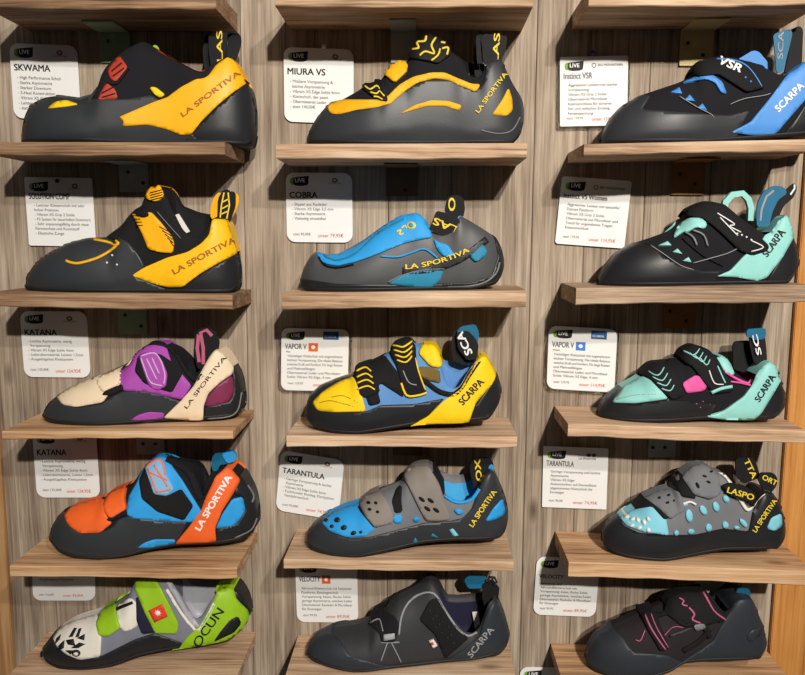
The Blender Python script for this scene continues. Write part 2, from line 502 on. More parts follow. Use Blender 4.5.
        Fc.append([3, 2, 1, 0]); k = (len(Q) - 1) * 4; Fc.append([k, k + 1, k + 2, k + 3])
        o = mesh_obj(name, V, Fc, m, parent or s.root, smooth=False)
        bm = bmesh.new(); bm.from_mesh(o.data); bmesh.ops.recalc_face_normals(bm, faces=bm.faces); bm.to_mesh(o.data); bm.free()
        return o
    def done(s): adopt(s.root)
RUB_SOLE = mat('black sole rubber', (30, 30, 32), .55, .15, 600)
# ------------------------------------------------------------------ the wall
W_WALL = wood('weathered grey planks', (102, 86, 73), (156, 140, 122), (194, 179, 160), 'Z', 1.0, .8)
W_POST = wood('orange stained pine', (150, 92, 42), (196, 133, 68), (214, 154, 86), 'Z', .8, .55, knots=False, bump=.2)
W_POST2 = wood('tan pine', (140, 100, 62), (178, 136, 92), (196, 158, 116), 'Z', .8, .6, knots=False, bump=.2)
def set_attr(me, name, vals):
    a = me.attributes.new(name, 'FLOAT_VECTOR', 'POINT')
    for i, v in enumerate(vals): a.data[i].vector = v
def struct(o): o['kind'] = 'structure'; return o
seams = [-.80, -.62, hit(-30, 300, 0).x, hit(50, 500, 0).x, hit(157, 300, 0).x, hit(246, 300, 0).x, hit(318, 450, 0).x, hit(388, 300, 0).x, hit(447, 480, 0).x, hit(531, 260, 0).x, hit(582, 300, 0).x, hit(640, 300, 0).x, hit(704, 300, 0).x, hit(757, 360, 0).x, hit(784, 500, 0).x, .62, .8]
V, Fc, AT = [], [], []
for i in range(len(seams) - 1):
    a, b = seams[i] + .0003, seams[i + 1] - .0003
    yo = random.uniform(0, .0008); at = (i * .37, i * 1.71, random.uniform(0, 9))
    def ring(z, k):
        return [(a, .012, z), (a, yo + .0009, z), (a + .0009, yo, z), (b - .0009, yo, z), (b, yo + .0009, z), (b, .012, z)]
    zs = [-1.0, .65]
    base = len(V)
    for z in zs: V += ring(z, 0)
    AT += [at] * 12
    for j in range(5): Fc.append([base + j, base + j + 1, base + 6 + j + 1, base + 6 + j])
# dark backing behind the gaps
wall = mesh_obj('wall_back', V, Fc, W_WALL, smooth=False)
set_attr(wall.data, 'board', AT); struct(wall)
bk = bm_obj('trim_3', box_bm(-.85, .85, .004, .02, -1.0, .65), mat('dark batten', (84, 72, 62), .9)); struct(bk)
xr = hit(793.5, 340, -.008).x
p = bm_obj('trim_1', box_bm(xr, xr + .12, -.008, .0, -1.0, .65, .001), W_POST); struct(p)
xl = hit(6.5, 560, -.008).x
p = bm_obj('trim_2', box_bm(xl - .09, xl, -.008, .0, -1.0, .65, .001), W_POST2); struct(p)
# ------------------------------------------------------------------ shelves
def shelfwood(n, d, m_, l, g=1.0): return wood(n, d, m_, l, 'X', g, .7, True, .9)
SW = [shelfwood('old brown fir', (70, 50, 36), (146, 114, 86), (190, 162, 132)),
      shelfwood('pale brown fir', (104, 76, 54), (188, 155, 124), (226, 202, 172)),
      shelfwood('light spruce', (140, 104, 76), (208, 174, 142), (236, 214, 188)),
      shelfwood('golden spruce', (122, 86, 58), (198, 156, 116), (226, 192, 154)),
      shelfwood('grey aged fir', (86, 66, 52), (164, 138, 114), (204, 182, 156))]
G_SHELF = 'narrow wooden display shelves'
SHELFZ = {}
def shelf(key, label, flt, flb, frt, frb, wi, back=False, bracket=None, thick=None, dep=.1):
    Y = 0.0 if back else -dep
    a, b, c, d = (hit(*q, Y) for q in (flt, flb, frt, frb))
    t = .5 * ((a.z - b.z) + (c.z - d.z)) if thick is None else thick
    x0, x1 = (a.x + b.x) / 2, (c.x + d.x) / 2
    if not back: z0, z1 = a.z, c.z
    else: z0, z1 = a.z, c.z
    SHELFZ[key] = (x0, z0, x1, z1)
    root = thing('shelf', label, 'shelf', ((x0 + x1) / 2, -.05, (z0 + z1) / 2 - t), G_SHELF)
    bm = bmesh.new(); n = 24; rnd = random.Random(hash(key) % 999 + 3 if False else sum(map(ord, key)))
    ph = [rnd.uniform(0, 6) for _ in range(4)]
    rings = []
    for i in range(n + 1):
        u = i / n; x = x0 + (x1 - x0) * u; z = z0 + (z1 - z0) * u
        w1 = .0005 * math.sin(9 * u + ph[0]) + .0003 * math.sin(31 * u + ph[1]); w2 = .0006 * math.sin(7 * u + ph[2]) + .0004 * math.sin(27 * u + ph[3])
        e = .0011
        pr = [(-dep + w1, z - e), (-dep + e + w1, z), (-.0012, z), (-.0012, z - t), (-dep + e + w1, z - t + w2), (-dep + w1, z - t + e + w2)]
        rings.append([bm.verts.new((x, y, zz)) for y, zz in pr])
    for i in range(n):
        for j in range(6): bm.faces.new((rings[i][j], rings[i][(j + 1) % 6], rings[i + 1][(j + 1) % 6], rings[i + 1][j]))
    bm.faces.new(rings[0][::-1]); bm.faces.new(rings[-1])
    o = bm_obj('board', bm, SW[wi], root); at = (rnd.uniform(0, 20), rnd.uniform(0, 5), rnd.uniform(0, 20))
    set_attr(o.data, 'board', [at] * len(o.data.vertices))
    if bracket:
        (bx0, by0, bx1, by1), bm_, holes = bracket[:3]
        A = hit(bx0, by1, -.002); B = hit(bx1, by1, -.002)
        zt = (z0 + z1) / 2 - t - .0004
        br = bm_obj('bracket', box_bm(A.x, B.x, -.0035, -.0013, A.z, zt, .0004), bm_, root)
        bm_obj('bracket_arm', box_bm(A.x, B.x, -.055, -.0036, zt - .0018, zt, .0004), bm_, br)
        for hx, hy in holes:
            c = hit(hx, hy, -.0037)
            bm = bmesh.new(); bmesh.ops.create_cone(bm, cap_ends=True, segments=16, radius1=.0026, radius2=.002, depth=.0012)
            bmesh.ops.rotate(bm, verts=bm.verts, matrix=Matrix.Rotation(math.pi / 2, 3, 'X'))
            bmesh.ops.translate(bm, verts=bm.verts, vec=c)
            bm_obj('screw', bm, mat('dark screw', (60, 55, 50), .4, metal=.8), br)
    adopt(root); return root
STEEL = mat('galvanised steel plate', (176, 180, 176), .45, .1, 300, metal=.1, var=.2)
GREEN = mat('greenish zinc plate', (150, 172, 140), .5, .1, 300, metal=.0, var=.25)
BRASS = mat('yellow zinc plate', (206, 184, 130), .5, .1, 300, metal=.0, var=.2)
RUST = mat('rusty brown plate', (156, 106, 62), .6, .2, 300, metal=.0, var=.3)
DKPL = mat('dark brown plate', (110, 86, 66), .6, .2, 300, metal=.0, var=.3)
shelf('01', 'dark brown shelf board at the top edge, above the shoe with orange heel band', (-15, -12), (-15, 9), (216, -11), (216, 8.5), 0, bracket=((101, 30, 131, 63), GREEN, [(108, 41)]))
shelf('02', 'brown shelf board at the top edge, above the shoe with curved yellow stripes', (275, -11), (275, 6), (533, -10), (533, 8), 1, bracket=((391, 40, 416, 63), STEEL, []))
shelf('03', 'brown shelf board in the top right corner, above the blue and black shoe', (589, -12), (589, 6), (822, -14), (822, 6), 1, bracket=((679, 28, 712, 66), BRASS, [(688, 43), (703, 55)]))
shelf('11', 'dark brown shelf under the black shoe with a broad orange heel band', (-10, 142), (-10, 154), (224, 142), (226, 157), 0, bracket=((120, 161, 149, 192), STEEL, [(128, 172), (143, 183)]))
shelf('12', 'cracked wooden shelf under the black shoe with curved yellow stripes', (276, 144), (276, 159.5), (527, 143), (527, 158), 1, bracket=((386, 161, 418, 196), DKPL, [(405, 190)]))
shelf('13', 'ridged shelf under the black shoe with a bright blue heel band', (584, 144), (584, 154), (815, 139), (815, 152), 1, bracket=((671, 160, 703, 195), RUST, [(680, 174), (695, 184)]))
shelf('21', 'brown shelf under the black shoe with yellow straps and yellow heel band', (-8, 292), (-8, 307), (232, 295), (233, 310), 0, bracket=((119, 308, 148, 334), GREEN, [(125, 315), (141, 326)]))
shelf('22', 'shelf with a knot in the middle of its front under the grey and blue slipper', (282, 293.5), (282, 309), (526, 290.5), (526, 307), 1)
shelf('23', 'thick greyish shelf under the black and mint shoe with one wide black strap', (576, 288), (576, 305), (812, 285), (812, 301.5), 4, bracket=((663, 300, 695, 328), RUST, [(670, 311), (686, 321)]))
shelf('31', 'pale shelf under the purple and beige shoe', (2, 431.5), (2, 438.5), (233, 431), (233, 439.5), 3, dep=.115, bracket=((137, 430, 165, 454), STEEL, [(143, 444), (155, 444)]))
shelf('32', 'light shelf under the yellow and blue shoe', (286.5, 436), (286.5, 446.5), (517, 437), (517, 448), 2, bracket=((393, 440, 422, 455), DKPL, []))
shelf('33', 'light shelf under the mint and pink shoe', (567.5, 424), (568.5, 437), (806, 431), (807, 443.5), 2, bracket=((648, 436, 675, 457), STEEL, [(653, 447.5), (665, 447.5)]))
shelf('41', 'golden shelf under the orange and blue shoe', (10, 566), (10, 575), (237, 568), (237, 581), 3, dep=.115)
shelf('42', 'light shelf under the bright blue shoe with two grey straps', (284, 559.5), (283.5, 570), (513, 562), (514, 571), 2)
shelf('43', 'brown shelf under the pale blue and grey shoe with white petal marks', (568.5, 562), (568.5, 575.5), (814, 571.5), (814, 586.5), 3, bracket=((692, 570, 723, 603), STEEL, [(700, 590)]))
shelf('51', 'pale shelf under the lime green and white shoe', (50, 631.5), (50, 638), (256, 631.5), (256, 636), 2, back=True, thick=.014, dep=.12)
shelf('52', 'pale shelf under the plain charcoal shoe with one strap', (298.5, 634.5), (298.5, 640), (507, 635.5), (507, 640), 2, back=True, thick=.014, dep=.115)
shelf('53', 'brown shelf under the black shoe with thin pink lines', (550.5, 643), (550.5, 650), (763.5, 647.5), (763.5, 655), 3, back=True, thick=.014)
def shz(key, px):
    x0, z0, x1, z1 = SHELFZ[key]
    return lambda x: z0 + (z1 - z0) * max(0, min(1, (x - x0) / (x1 - x0)))
# ------------------------------------------------------------------ price cards
PAPER = mat('white card', (238, 238, 236), .5, var=.02)
PAPER2 = mat('card edge', (250, 250, 250), .4, var=.02)
INK = mat('black print', (26, 26, 28), .6); GREY = mat('grey print', (92, 92, 96), .6); RED = mat('red print', (208, 84, 70), .6)
LOGOG = mat('green logo print', (122, 168, 62), .6); BLUEP = mat('blue print', (40, 92, 150), .5); ORNG = mat('orange print', (226, 106, 44), .5); LBLUE = mat('light blue print', (70, 128, 214), .5); BROWNP = mat('brown print', (140, 96, 60), .6)
def sleeve_mat():
    m, nt, b = new_mat('clear plastic sleeve')
    b.inputs['Base Color'].default_value = (1, 1, 1, 1); b.inputs['Roughness'].default_value = .12; b.inputs['Transmission Weight'].default_value = 1.0; b.inputs['IOR'].default_value = 1.15
    return m
CLEAR = sleeve_mat()
def rrect(w, h, r, n=6):
    o = []
    for cx, cy, a in ((w - r, r, -90), (w - r, h - r, 0), (r, h - r, 90), (r, r, 180)):
        for k in range(n + 1):
            t = math.radians(a + 90 * k / n); o.append((cx + r * math.cos(t), cy + r * math.sin(t)))
    return o
CARDN = 0
def card(label, tl, tr, bl, rad, head, lines, price=None, style=0, hw=.5, sleeve=False, brand=True, badge=None, headh=.085, sub=None):
    y = -.0032
    TL, TR, BL = hit(*tl, y), hit(*tr, y), hit(*bl, y)
    U, Dn = TR - TL, BL - TL; w, h = U.length, Dn.length
    root = thing('price_card', label, 'price card', (TL + U * .5 + Dn), 'price cards hanging on the plank wall')
    def M(u, v, d=0): q = TL + U * u + Dn * v; return Vector((q.x, y - d, q.z))
    r = rad / 68 * w
    pts = rrect(w, h, max(r, .0004))
    def plate(name, pts, d0, d1, m, par):
        V = [M(a / w, b / h, d1) for a, b in pts] + [M(a / w, b / h, d0) for a, b in pts]; n = len(pts)
        Fs = [list(range(n)), list(range(2 * n - 1, n - 1, -1))] + [[i, (i + 1) % n, n + (i + 1) % n, n + i] for i in range(n)]
        o = mesh_obj(name, V, Fs, m, par, smooth=False)
        bm = bmesh.new(); bm.from_mesh(o.data); bmesh.ops.recalc_face_normals(bm, faces=bm.faces); bm.to_mesh(o.data); bm.free(); return o
    if sleeve:
        e = .05
        q = [((a / w * (1 + 2 * e) - e) * w, (b / h * (1 + 2 * e) - e) * h) for a, b in rrect(w, h, max(r, .003))]
        plate('sleeve', q, -.0012, -.0006, CLEAR, root)
    paper = plate('paper', pts, -.0005, 0, PAPER, root)
    def patch(name, m, poly, d=.0002, par=paper):
        V = [M(a, b, d) for a, b in poly]; n = len(V)
        o = mesh_obj(name, V, [list(range(n))], m, par, smooth=False); return o
    def txt(s, u0, v0, hh, m, maxw=None, bold=.0, name='printed_text', d=.00025, tilt=0):
        vs, fs, asp = text_mesh(s, bold)
        ww = hh * asp * h / w * 1.0
        if maxw and ww > maxw: ww = maxw
        o = mesh_obj(name, [M(u0 + a * ww, v0 - b * hh, d + dd) for a, b, dd in vs], fs, m, paper, smooth=False); return ww
    # shop logo: a green leaf, a dark printed oval and a dark tilted block with pale letters
    ly = .13 if rad < 4 else .115
    lx = .22
    patch('logo_leaf', LOGOG, ell(lx - .11, ly + .01, .045, .055))
    patch('logo_block', INK, [(lx - .10, ly - .045), (lx + .13, ly - .07), (lx + .12, ly + .04), (lx - .02, ly + .062), (lx - .11, ly + .045)], .0003)
    patch('logo_oval', INK, ell(lx, ly + .045, .12, .03), .00015)
    vs = txt('LIVE', lx - .075, ly + .022, .055, PAPER2, .15, .02, 'logo_text', .0004)
    if brand == 'sc':
        patch('brand_mark', INK, ell(.50, ly, .035, .035)); patch('brand_mark', PAPER, ell(.50, ly, .024, .024), .0003)
        txt('BIG MOUNTAIN', .56, ly + .015, .035, INK, .36, .01)
    elif brand == 'blue':
        patch('brand_block', BLUEP, [(.62, .04), (.85, .04), (.85, .17), (.62, .17)])
        txt('SCARPA', .64, .14, .035, PAPER2, .19, .01, d=.0004)
    elif brand == 'ls':
        for k in (-1, 1): patch('brand_mark', GREY, ell(.74 + k * .04, ly - .01, .035, .03), .0002)
        txt('LA SPORTIVA', .55, ly + .065, .032, INK, .38, .015)
    elif brand:
        patch('brand_mark', BROWNP, ell(.74, ly - .01, .045, .035)); patch('brand_mark', PAPER, ell(.74, ly - .01, .02, .014), .0003)
        txt('LA SPORTIVA', .64, ly + .045, .022, GREY, .22)
    hv = .36 if rad >= 4 else .315
    if badge: hv = .33
    if head: txt(head, .055, hv, headh, INK if style == 0 else GREY, hw, .035)
    if sub: txt(sub, .07, hv + .06, .03, INK, .1, .01)
    if badge: patch('badge', badge, [(.055 + hw + .03, hv - .1), (.055 + hw + .17, hv - .1), (.055 + hw + .17, hv + .035), (.055 + hw + .03, hv + .035)]); patch('badge_mark', PAPER2, ell(.055 + hw + .10, hv - .035, .03, .03), .0003)
    v = hv + (.11 if not badge else .13)
    for ln in lines:
        txt(ln, .09 if not ln.startswith(' ') else .12, v, .040, GREY, .82, .012); v += .068
    if price:
        a, b = price
        txt(a, .10, .90, .036, GREY, .3, .008); txt(b, .48, .925, .05, RED, .38, .012)
    adopt(root); return root
card('white rounded card behind the toe of the black and orange shoe', (9, 43), (77, 45.5), (14, 118), 9, 'SKWAMA', ['- High Performance Schuh', '- Starke Asymmetrie', '- Starker Downturn', '- S-Heel Konstruktion', '- Vibram XS Grip 2 Sohle', '- Leisten asymmetrisch', '- statt 145,00€'], hw=.53)
card('white rounded card behind the toe of the black shoe with curved yellow stripes', (283.5, 47), (353.5, 49.5), (284.5, 121.5), 8, 'MIURA VS', ['- Mittlere Vorspannung &', '   leichte Asymmetrie', '- Vibram XS Edge Sohle 4mm', '- Klettschuh, der passt', '- Obermaterial Leder', '- statt 140,00€'], hw=.55)
card('square white card in a clear sleeve behind the blue and black shoe', (560, 57), (628, 55.5), (560, 126.5), 1, 'Instinct VSR', [' Aggressiver Leisten mit starker', ' Vorspannung', ' Vibram XS Grip 2 Sohle', ' Obermaterial Microfaser', ' Klettverschluss für sicheren', ' Sitz und einfachen Einstieg', ' Fersenspannung'], brand='sc', style=1, hw=.42, sleeve=True, price=('statt 139,95', 'unser 124,95€'))
card('square white card behind the toe of the shoe with yellow heel band and yellow straps', (24, 177), (92, 178), (29, 245.5), 2, 'SOLUTION COMP', [' - Leichter Kletterschuh mit sehr', '   hoher Präzision', ' - Vibram XS Grip 2 Sohle', ' - P3 System für dauerhaften Downturn', ' - Sehr anpassungsfähig durch neue', '   Fersenschale und Kunststoff', ' - Elastische Zunge'], hw=.6)
card('white rounded card half in shade above the grey and blue slipper', (285.5, 172.5), (352, 173), (287, 242), 9, 'COBRA', ['- Slipper aus Rauleder', '- Vibram XS Edge 3,5 mm', '- Starke Asymmetrie', '- Vielseitig einsetzbar'], price=('statt 95,00€', 'unser 79,95€'), hw=.42)
card('tilted white card behind the toe of the black and mint shoe', (562, 176), (632, 181), (555, 243.5), 3, 'Instinct VS Women', [' Aggressiver Leisten mit spezieller', ' Damen Passform', ' Vibram XS Grip 2 Sohle', ' Obermaterial aus Microfaser und', ' Textil für angenehmes Tragen', ' Klettverschluss'], brand='sc', hw=.62, headh=.07, price=('statt 139,95', 'unser 124,95€'))
card('white rounded card above the purple and beige shoe', (19.5, 311), (86.5, 311.5), (24.5, 377), 9, 'KATANA', ['- Leichte Asymmetrie, wenig', '   Vorspannung', '- Vibram XS Edge Sohle 4mm', '- Lederobermaterial, Leisten 1,5mm', '- Ausgeklügeltes Klettsystem'], price=('statt 135,00€', 'unser 124,95€'), hw=.48)
card('white framed card with an orange square mark behind the yellow and blue shoe', (281.5, 328), (349, 329.5), (281, 390), 7, 'VAPOR V', ['Vielseitiger Klettschuh mit angenehmem', 'leichter Vorspannung. Die ideale Balance', 'zwischen Kraft und Komfort. Für lange Routen', 'und Mehrseillängen', 'Obermaterial: Leder und Microfaser', 'Sohle: Vibram XS Edge, 4 mm'], brand='blue', badge=ORNG, style=1, hw=.32, sleeve=True, sub='Men', price=('statt 129,95', 'unser 114,95€'))
card('white framed card with a light blue square mark behind the mint and pink shoe', (549, 325.5), (617.5, 329.5), (546.5, 388.5), 8, 'VAPOR V', ['Vielseitiger Klettschuh mit angenehmem', 'leichter Vorspannung. Die ideale Balance', 'zwischen Kraft und Komfort. Für lange Routen', 'und Mehrseillängen', 'Obermaterial: Leder und Microfaser', 'Sohle: Vibram XS Edge, 4 mm'], brand='blue', badge=LBLUE, style=1, hw=.32, sleeve=True, sub='Women', price=('statt 129,95', 'unser 114,95€'))
card('white rounded card above the toe of the orange and blue shoe', (32, 431), (96, 431), (37, 497.5), 9, 'KATANA', ['- Leichte Asymmetrie, wenig', '   Vorspannung', '- Vibram XS Edge Sohle 4mm', '- Lederobermaterial, Leisten 1,5mm', '- Ausgeklügeltes Klettsystem'], price=('statt 135,00€', 'unser 124,95€'), hw=.46)
card('tilted white rounded card above the toe of the bright blue shoe with grey straps', (281, 450), (344.5, 460.5), (275.5, 510), 9, 'TARANTULA', ['- Geringe Vorspannung & leichte', '   Asymmetrie', '- Vibram XS Edge Sohle 5mm', '- Funktionaler Einstieg, Klettsystem', '   Ganzjahresschuh'], price=('statt 90,00€', 'unser 74,95€'), hw=.66)
card('square white card above the pale blue and grey shoe', (543.5, 446), (608.5, 448.5), (542, 507), 1, 'TARANTULA', [' Geringe Vorspannung und leichte', ' Asymmetrie', ' Vibram XS Edge', ' Anatomischer, auf Damenfüsse', ' abgestimmter Klettschuh für', ' Einsteiger'], brand='ls', style=1, hw=.42, price=('statt 90,00', 'unser 74,95€'))
card('bottom of a white card hanging under the golden shelf, above the lime green shoe', (31.5, 549), (94.5, 549), (33, 600.5), 9, None, ['- Vibram XS Edge Sohle 4mm', '- Lederobermaterial, Leisten', '- Ausgeklügeltes Klettsystem'], price=('statt 110,00€', 'unser 99,95€'))
card('white rounded card with an orange square mark above the charcoal shoe', (295, 561), (357, 561.5), (297, 622), 9, 'VELOCITY', ['Allround-Kletterschuh mit bequemer', 'Passform, Einstiegsschuh', 'Vorspannung: keine, flache Sohle', 'geringe Asymmetrie, weiches Leder', 'Obermaterial: Rauleder & Microfaser', 'für Einsteiger'], brand=False, badge=ORNG, hw=.34, price=('statt 99,95', 'unser 89,95€'))
card('white rounded card partly shaded by the brown shelf at its right', (537, 556.5), (600, 559), (533, 614.5), 9, 'VELOCITY', ['Bequemer und', 'Allroundkletterschuh mit', 'Vorspannung: keine, flache Sohle', 'geringe Asymmetrie, weiches Leder', 'Obermaterial: Rauleder & Microfaser', 'für Einsteiger'], brand=False, hw=.42, headh=.06, price=('statt 99,95', 'unser 89,95€'))
card('top of a white rounded card at the bottom edge of the picture', (520, 667), (583, 668), (519, 727), 9, None, [], brand=False)
def pin(px, py, m, label):
    c = hit(px, py, -.004); bm = bmesh.new()
    bmesh.ops.create_uvsphere(bm, u_segments=14, v_segments=8, radius=.0028)
    bmesh.ops.scale(bm, verts=bm.verts, vec=(1, .7, 1)); bmesh.ops.translate(bm, verts=bm.verts, vec=c + Vector((0, -.003, 0)))
    bm2 = bmesh.new(); bmesh.ops.create_cone(bm2, cap_ends=True, segments=10, radius1=.0012, radius2=.0012, depth=.006)
    bmesh.ops.rotate(bm2, verts=bm2.verts, matrix=Matrix.Rotation(math.pi / 2, 3, 'X')); bmesh.ops.translate(bm2, verts=bm2.verts, vec=c + Vector((0, .001, 0)))
    root = thing('push_pin', label, 'push pin', c)
    bm_obj('head', bm, m, root, True); bm_obj('shank', bm2, m, root, True); adopt(root)
pin(592, 53, mat('blue pin', (40, 40, 150), .3), 'dark blue push pin above the square card in a clear sleeve')
pin(324, 47, mat('white pin', (220, 220, 225), .3), 'pale push pin at the top of the card behind the yellow striped shoe')
pin(58, 181, mat('dark pin', (40, 40, 48), .3), 'dark push pin at the top of the square card behind the shoe with yellow straps')
# ------------------------------------------------------------------ materials of the shoes
RUB = mat('charcoal rubber', (50, 53, 57), .42, .1, 500)
RUBD = mat('dark rubber', (35, 36, 39), .4, .1, 500)
RUBG = mat('grey rubber', (74, 76, 78), .45, .1, 500)
RUBL = mat('edge line', (120, 122, 124), .4)
BLK = mat('black fabric', (19, 18, 21), .85, .4, 1400)
BLK2 = mat('dark fabric', (21, 20, 26), .9, .4, 1400)
WEB = mat('black webbing', (17, 17, 20), .7, .5, 1600)
DLIN = mat('dark lining', (26, 25, 30), .9, .3, 1200)
YEL = mat('orange yellow rand', (250, 178, 22), .45, .05)
YEL2 = mat('bright yellow suede', (248, 206, 22), .6, .2, 900)
YSTR = mat('golden yellow microfibre', (238, 176, 24), .6, .2, 900)
YTX = mat('yellow lettering', (236, 206, 60), .6)
BRTX = mat('brown lettering', (158, 98, 36), .6)
WTX = mat('white lettering', (236, 236, 236), .6)
GTX = mat('grey lettering', (150, 152, 156), .6)
KTX = mat('black lettering', (24, 26, 28), .6)
REDP = mat('red rubber', (176, 60, 42), .55, .2, 700)
BLU = mat('sky blue microfibre', (72, 142, 216), .5, .1, 900)
CYA = mat('bright blue suede', (44, 156, 226), .6, .2, 900)
TEAL = mat('teal microfibre', (38, 132, 168), .6, .2, 900)
TEALW = mat('teal webbing', (24, 104, 140), .5, .4, 1500)
MINT = mat('mint microfibre', (146, 212, 206), .5, .1, 900)
PURP = mat('purple microfibre', (166, 74, 172), .6, .2, 900)
LILA = mat('lilac print', (206, 172, 216), .6)
BEIG = mat('beige suede', (232, 212, 182), .65, .2, 900)
MARO = mat('maroon rubber', (122, 42, 76), .45, .1, 600)
PINK = mat('pink microfibre', (222, 88, 160), .6)
PINKW = mat('dusty pink webbing', (190, 96, 128), .6, .4, 1500)
ORA = mat('orange suede', (240, 102, 40), .6, .2, 900)
SALM = mat('salmon print', (232, 120, 88), .6)
GRYU = mat('grey suede', (112, 114, 118), .7, .3, 900)
GRYB = mat('warm grey strap', (132, 124, 118), .65, .3, 900)
GRYC = mat('cool grey suede', (124, 126, 142), .65, .3, 900)
SILV = mat('silver lining', (168, 170, 178), .4, .2, 500)
PBLU = mat('pale blue suede', (128, 202, 222), .6, .2, 900)
WHT = mat('off white microfibre', (230, 226, 216), .6, .1, 900)
LIME = mat('lime green microfibre', (150, 196, 34), .5, .1, 900)
NAVY = mat('navy padding', (30, 30, 56), .8, .3, 1200)
OLIV = mat('olive brown', (112, 92, 44), .7)
CHAR = mat('charcoal leather', (52, 52, 56), .6, .3, 700)
DBRN = mat('black brown mesh', (38, 33, 36), .85, .5, 1500)
DTEX = mat('dark blue grey rubber', (46, 51, 58), .5, .1, 500)
REDS = mat('red badge', (222, 68, 44), .5)
MET = mat('metal ring', (190, 190, 196), .25, metal=1)
BLIN = mat('blue lining', (92, 142, 200), .75, .3, 1200)
CLIN = mat('cyan lining', (70, 172, 228), .7, .3, 1200)
# ============================ row 1
s = Shoe('climbing_shoe', 'black climbing shoe with a broad orange heel band and red patches on the instep', 0, 0,
  '70,400 75,370 85,335 105,308 140,292 180,287 220,292 260,297 292,296 306,270 318,242 322,205 355,172 380,150 405,136 430,125 460,143 500,168 545,193 575,210 595,217 612,214 630,198 655,182 680,172 700,185 725,235 750,275 763,320 764,370 757,410 740,440',
  '70,420 400,420 740,440', (560, 622), BLK2, DLIN, shz('11', 130), yc=-.05, skew=.04, flat=True)
s.panel('rand', RUB, '50,430 60,385 78,330 105,302 140,286 180,281 225,286 292,298 380,296 452,284 520,330 600,430')
s.panel('heel_cup', RUBD, '540,430 570,400 600,368 650,318 730,252 790,280 790,460 700,450')
s.panel('instep_patch', REDP, '292,300 306,268 320,248 345,268 352,296', label='dark red rubber patch')
s.panel('instep_patch', REDP, '322,208 340,186 358,168 382,202 345,246 328,235', label='dark red rubber patch')
s.line('seam', BLK, '322,246 350,250 384,205', 5, 2)
for q in ('335,215 365,190', '338,230 372,205', '305,280 338,262', '305,292 345,280'): s.line('groove', BLK2, q, 3, 2)
s.panel('toe_patch', YEL2, '143,327 165,308 198,302 236,315 200,321', 2)
a = s.panel('heel_band', YEL, '355,350 395,333 460,305 500,292 540,262 585,238 608,236 622,228 645,197 682,172 706,190 735,248 700,272 650,314 602,362 572,400 540,402 500,386 440,372 365,377 371,362', 2)
s.text('LA SPORTIVA', (548, 350), (714, 224), 17, BRTX, 2, a, bold=.03)
s.panel('pull_tab', YEL2, '446,262 466,262 494,284 480,294 462,284', 3)
s.slab('tag', mat('green tag', (150, 190, 60), .5), '452,140 462,132 474,142 472,156 458,154', -.004, .002)
s.line('collar_edge', REDP, '470,150 520,178 580,208', 3, 2)
lp = s.loop(WEB, [(650, 205, -.007), (652, 160, -.007), (652, 115, -.006), (668, 97, -.001), (690, 100, .004), (700, 120, .006), (694, 150, .006), (682, 180, .004)], 40, dirn=(1, 0), th=.002)
s.slab('loop_front', WEB, '630,205 622,150 622,100 636,94 672,96 678,104 674,150 668,186 645,205', -.009, .002)
s.text('LAS', (664, 184), (662, 92), 17, YTX, 2, None, plane=-.0095)
s.slab('loop_back', WEB, '610,210 604,150 612,105 630,98 622,150 632,205', .004, .002)
s.done()
s = Shoe('climbing_shoe', 'black climbing shoe with curved yellow stripes and patterned yellow straps', 270, 0,
  '112,425 113,405 125,375 150,340 175,312 215,300 265,272 285,256 300,248 335,240 343,222 350,205 375,188 412,185 420,160 440,125 462,108 482,108 520,130 545,160 570,178 582,215 600,232 625,234 640,205 660,183 690,178 705,215 725,255 748,290 755,330 753,370 742,405 722,425',
  '112,427 300,427 720,427', (572, 642), BLK2, mat('grey mesh lining', (128, 118, 112), .9, .4), shz('12', 400), yc=-.05, flat=True,
  far='560,165 575,178 600,186 640,186')
s.panel('rand', RUB, '90,450 100,400 150,335 178,308 180,332 260,330 345,308 400,268 470,238 530,236 612,272 640,248 648,175 692,170 735,250 775,300 775,400 740,450')
a = s.panel('upper_stripe', YSTR, '172,326 180,310 220,301 270,300 330,300 350,290 385,255 430,230 480,218 520,218 560,235 600,252 628,253 614,276 570,258 530,240 490,235 440,248 400,275 360,310 320,322 260,330 210,343 184,342', 2)
s.panel('lower_stripe', YSTR, '386,341 430,315 480,300 530,302 572,315 563,331 520,317 470,317 430,328', 2)
s.panel('heel_patch', YSTR, '660,344 690,300 708,263 719,295 721,330 705,346', 2)
s.text('LA SPORTIVA', (622, 339), (704, 224), 15, YTX, 2)
s.line('heel_edge', RUBL, '628,388 680,398 720,388 742,350', 3, 2)
b = s.panel('strap', WEB, '275,262 300,245 337,241 347,272 352,306 325,302 298,284', 3)
for q in ('285,262 300,272 318,262 330,270', '300,280 318,284 330,276 343,290', '310,292 325,294 338,300'): s.line('pattern', YTX, q, 4, 3, parent=b)
s.panel('strap', YSTR, '340,222 352,200 368,184 412,190 408,216 372,250', 3, label='plain golden strap')
c = s.panel('strap', WEB, '417,175 420,148 440,112 480,102 532,130 540,165 500,192 468,184', 3)
for q in ('425,152 445,148 442,132 462,128 466,114', '447,170 463,158 488,164 480,140 492,118', '480,184 500,168 506,150', '512,150 528,148 526,168', '508,132 520,134'): s.line('pattern', YTX, q, 5, 3, parent=c)
s.slab('loop_front', WEB, '636,190 634,150 628,112 640,100 700,106 708,112 702,150 690,184 668,196', -.009, .0022)
s.slab('loop_back', WEB, '612,232 606,180 612,120 630,104 640,110 626,170 634,228', .004, .002)
s.loop(WEB, [(625, 190, -.007), (622, 150, -.007), (622, 112, -.006), (640, 99, -.001), (650, 110, .004), (645, 150, .006)], 14, name='loop_bend', dirn=(1, 0))
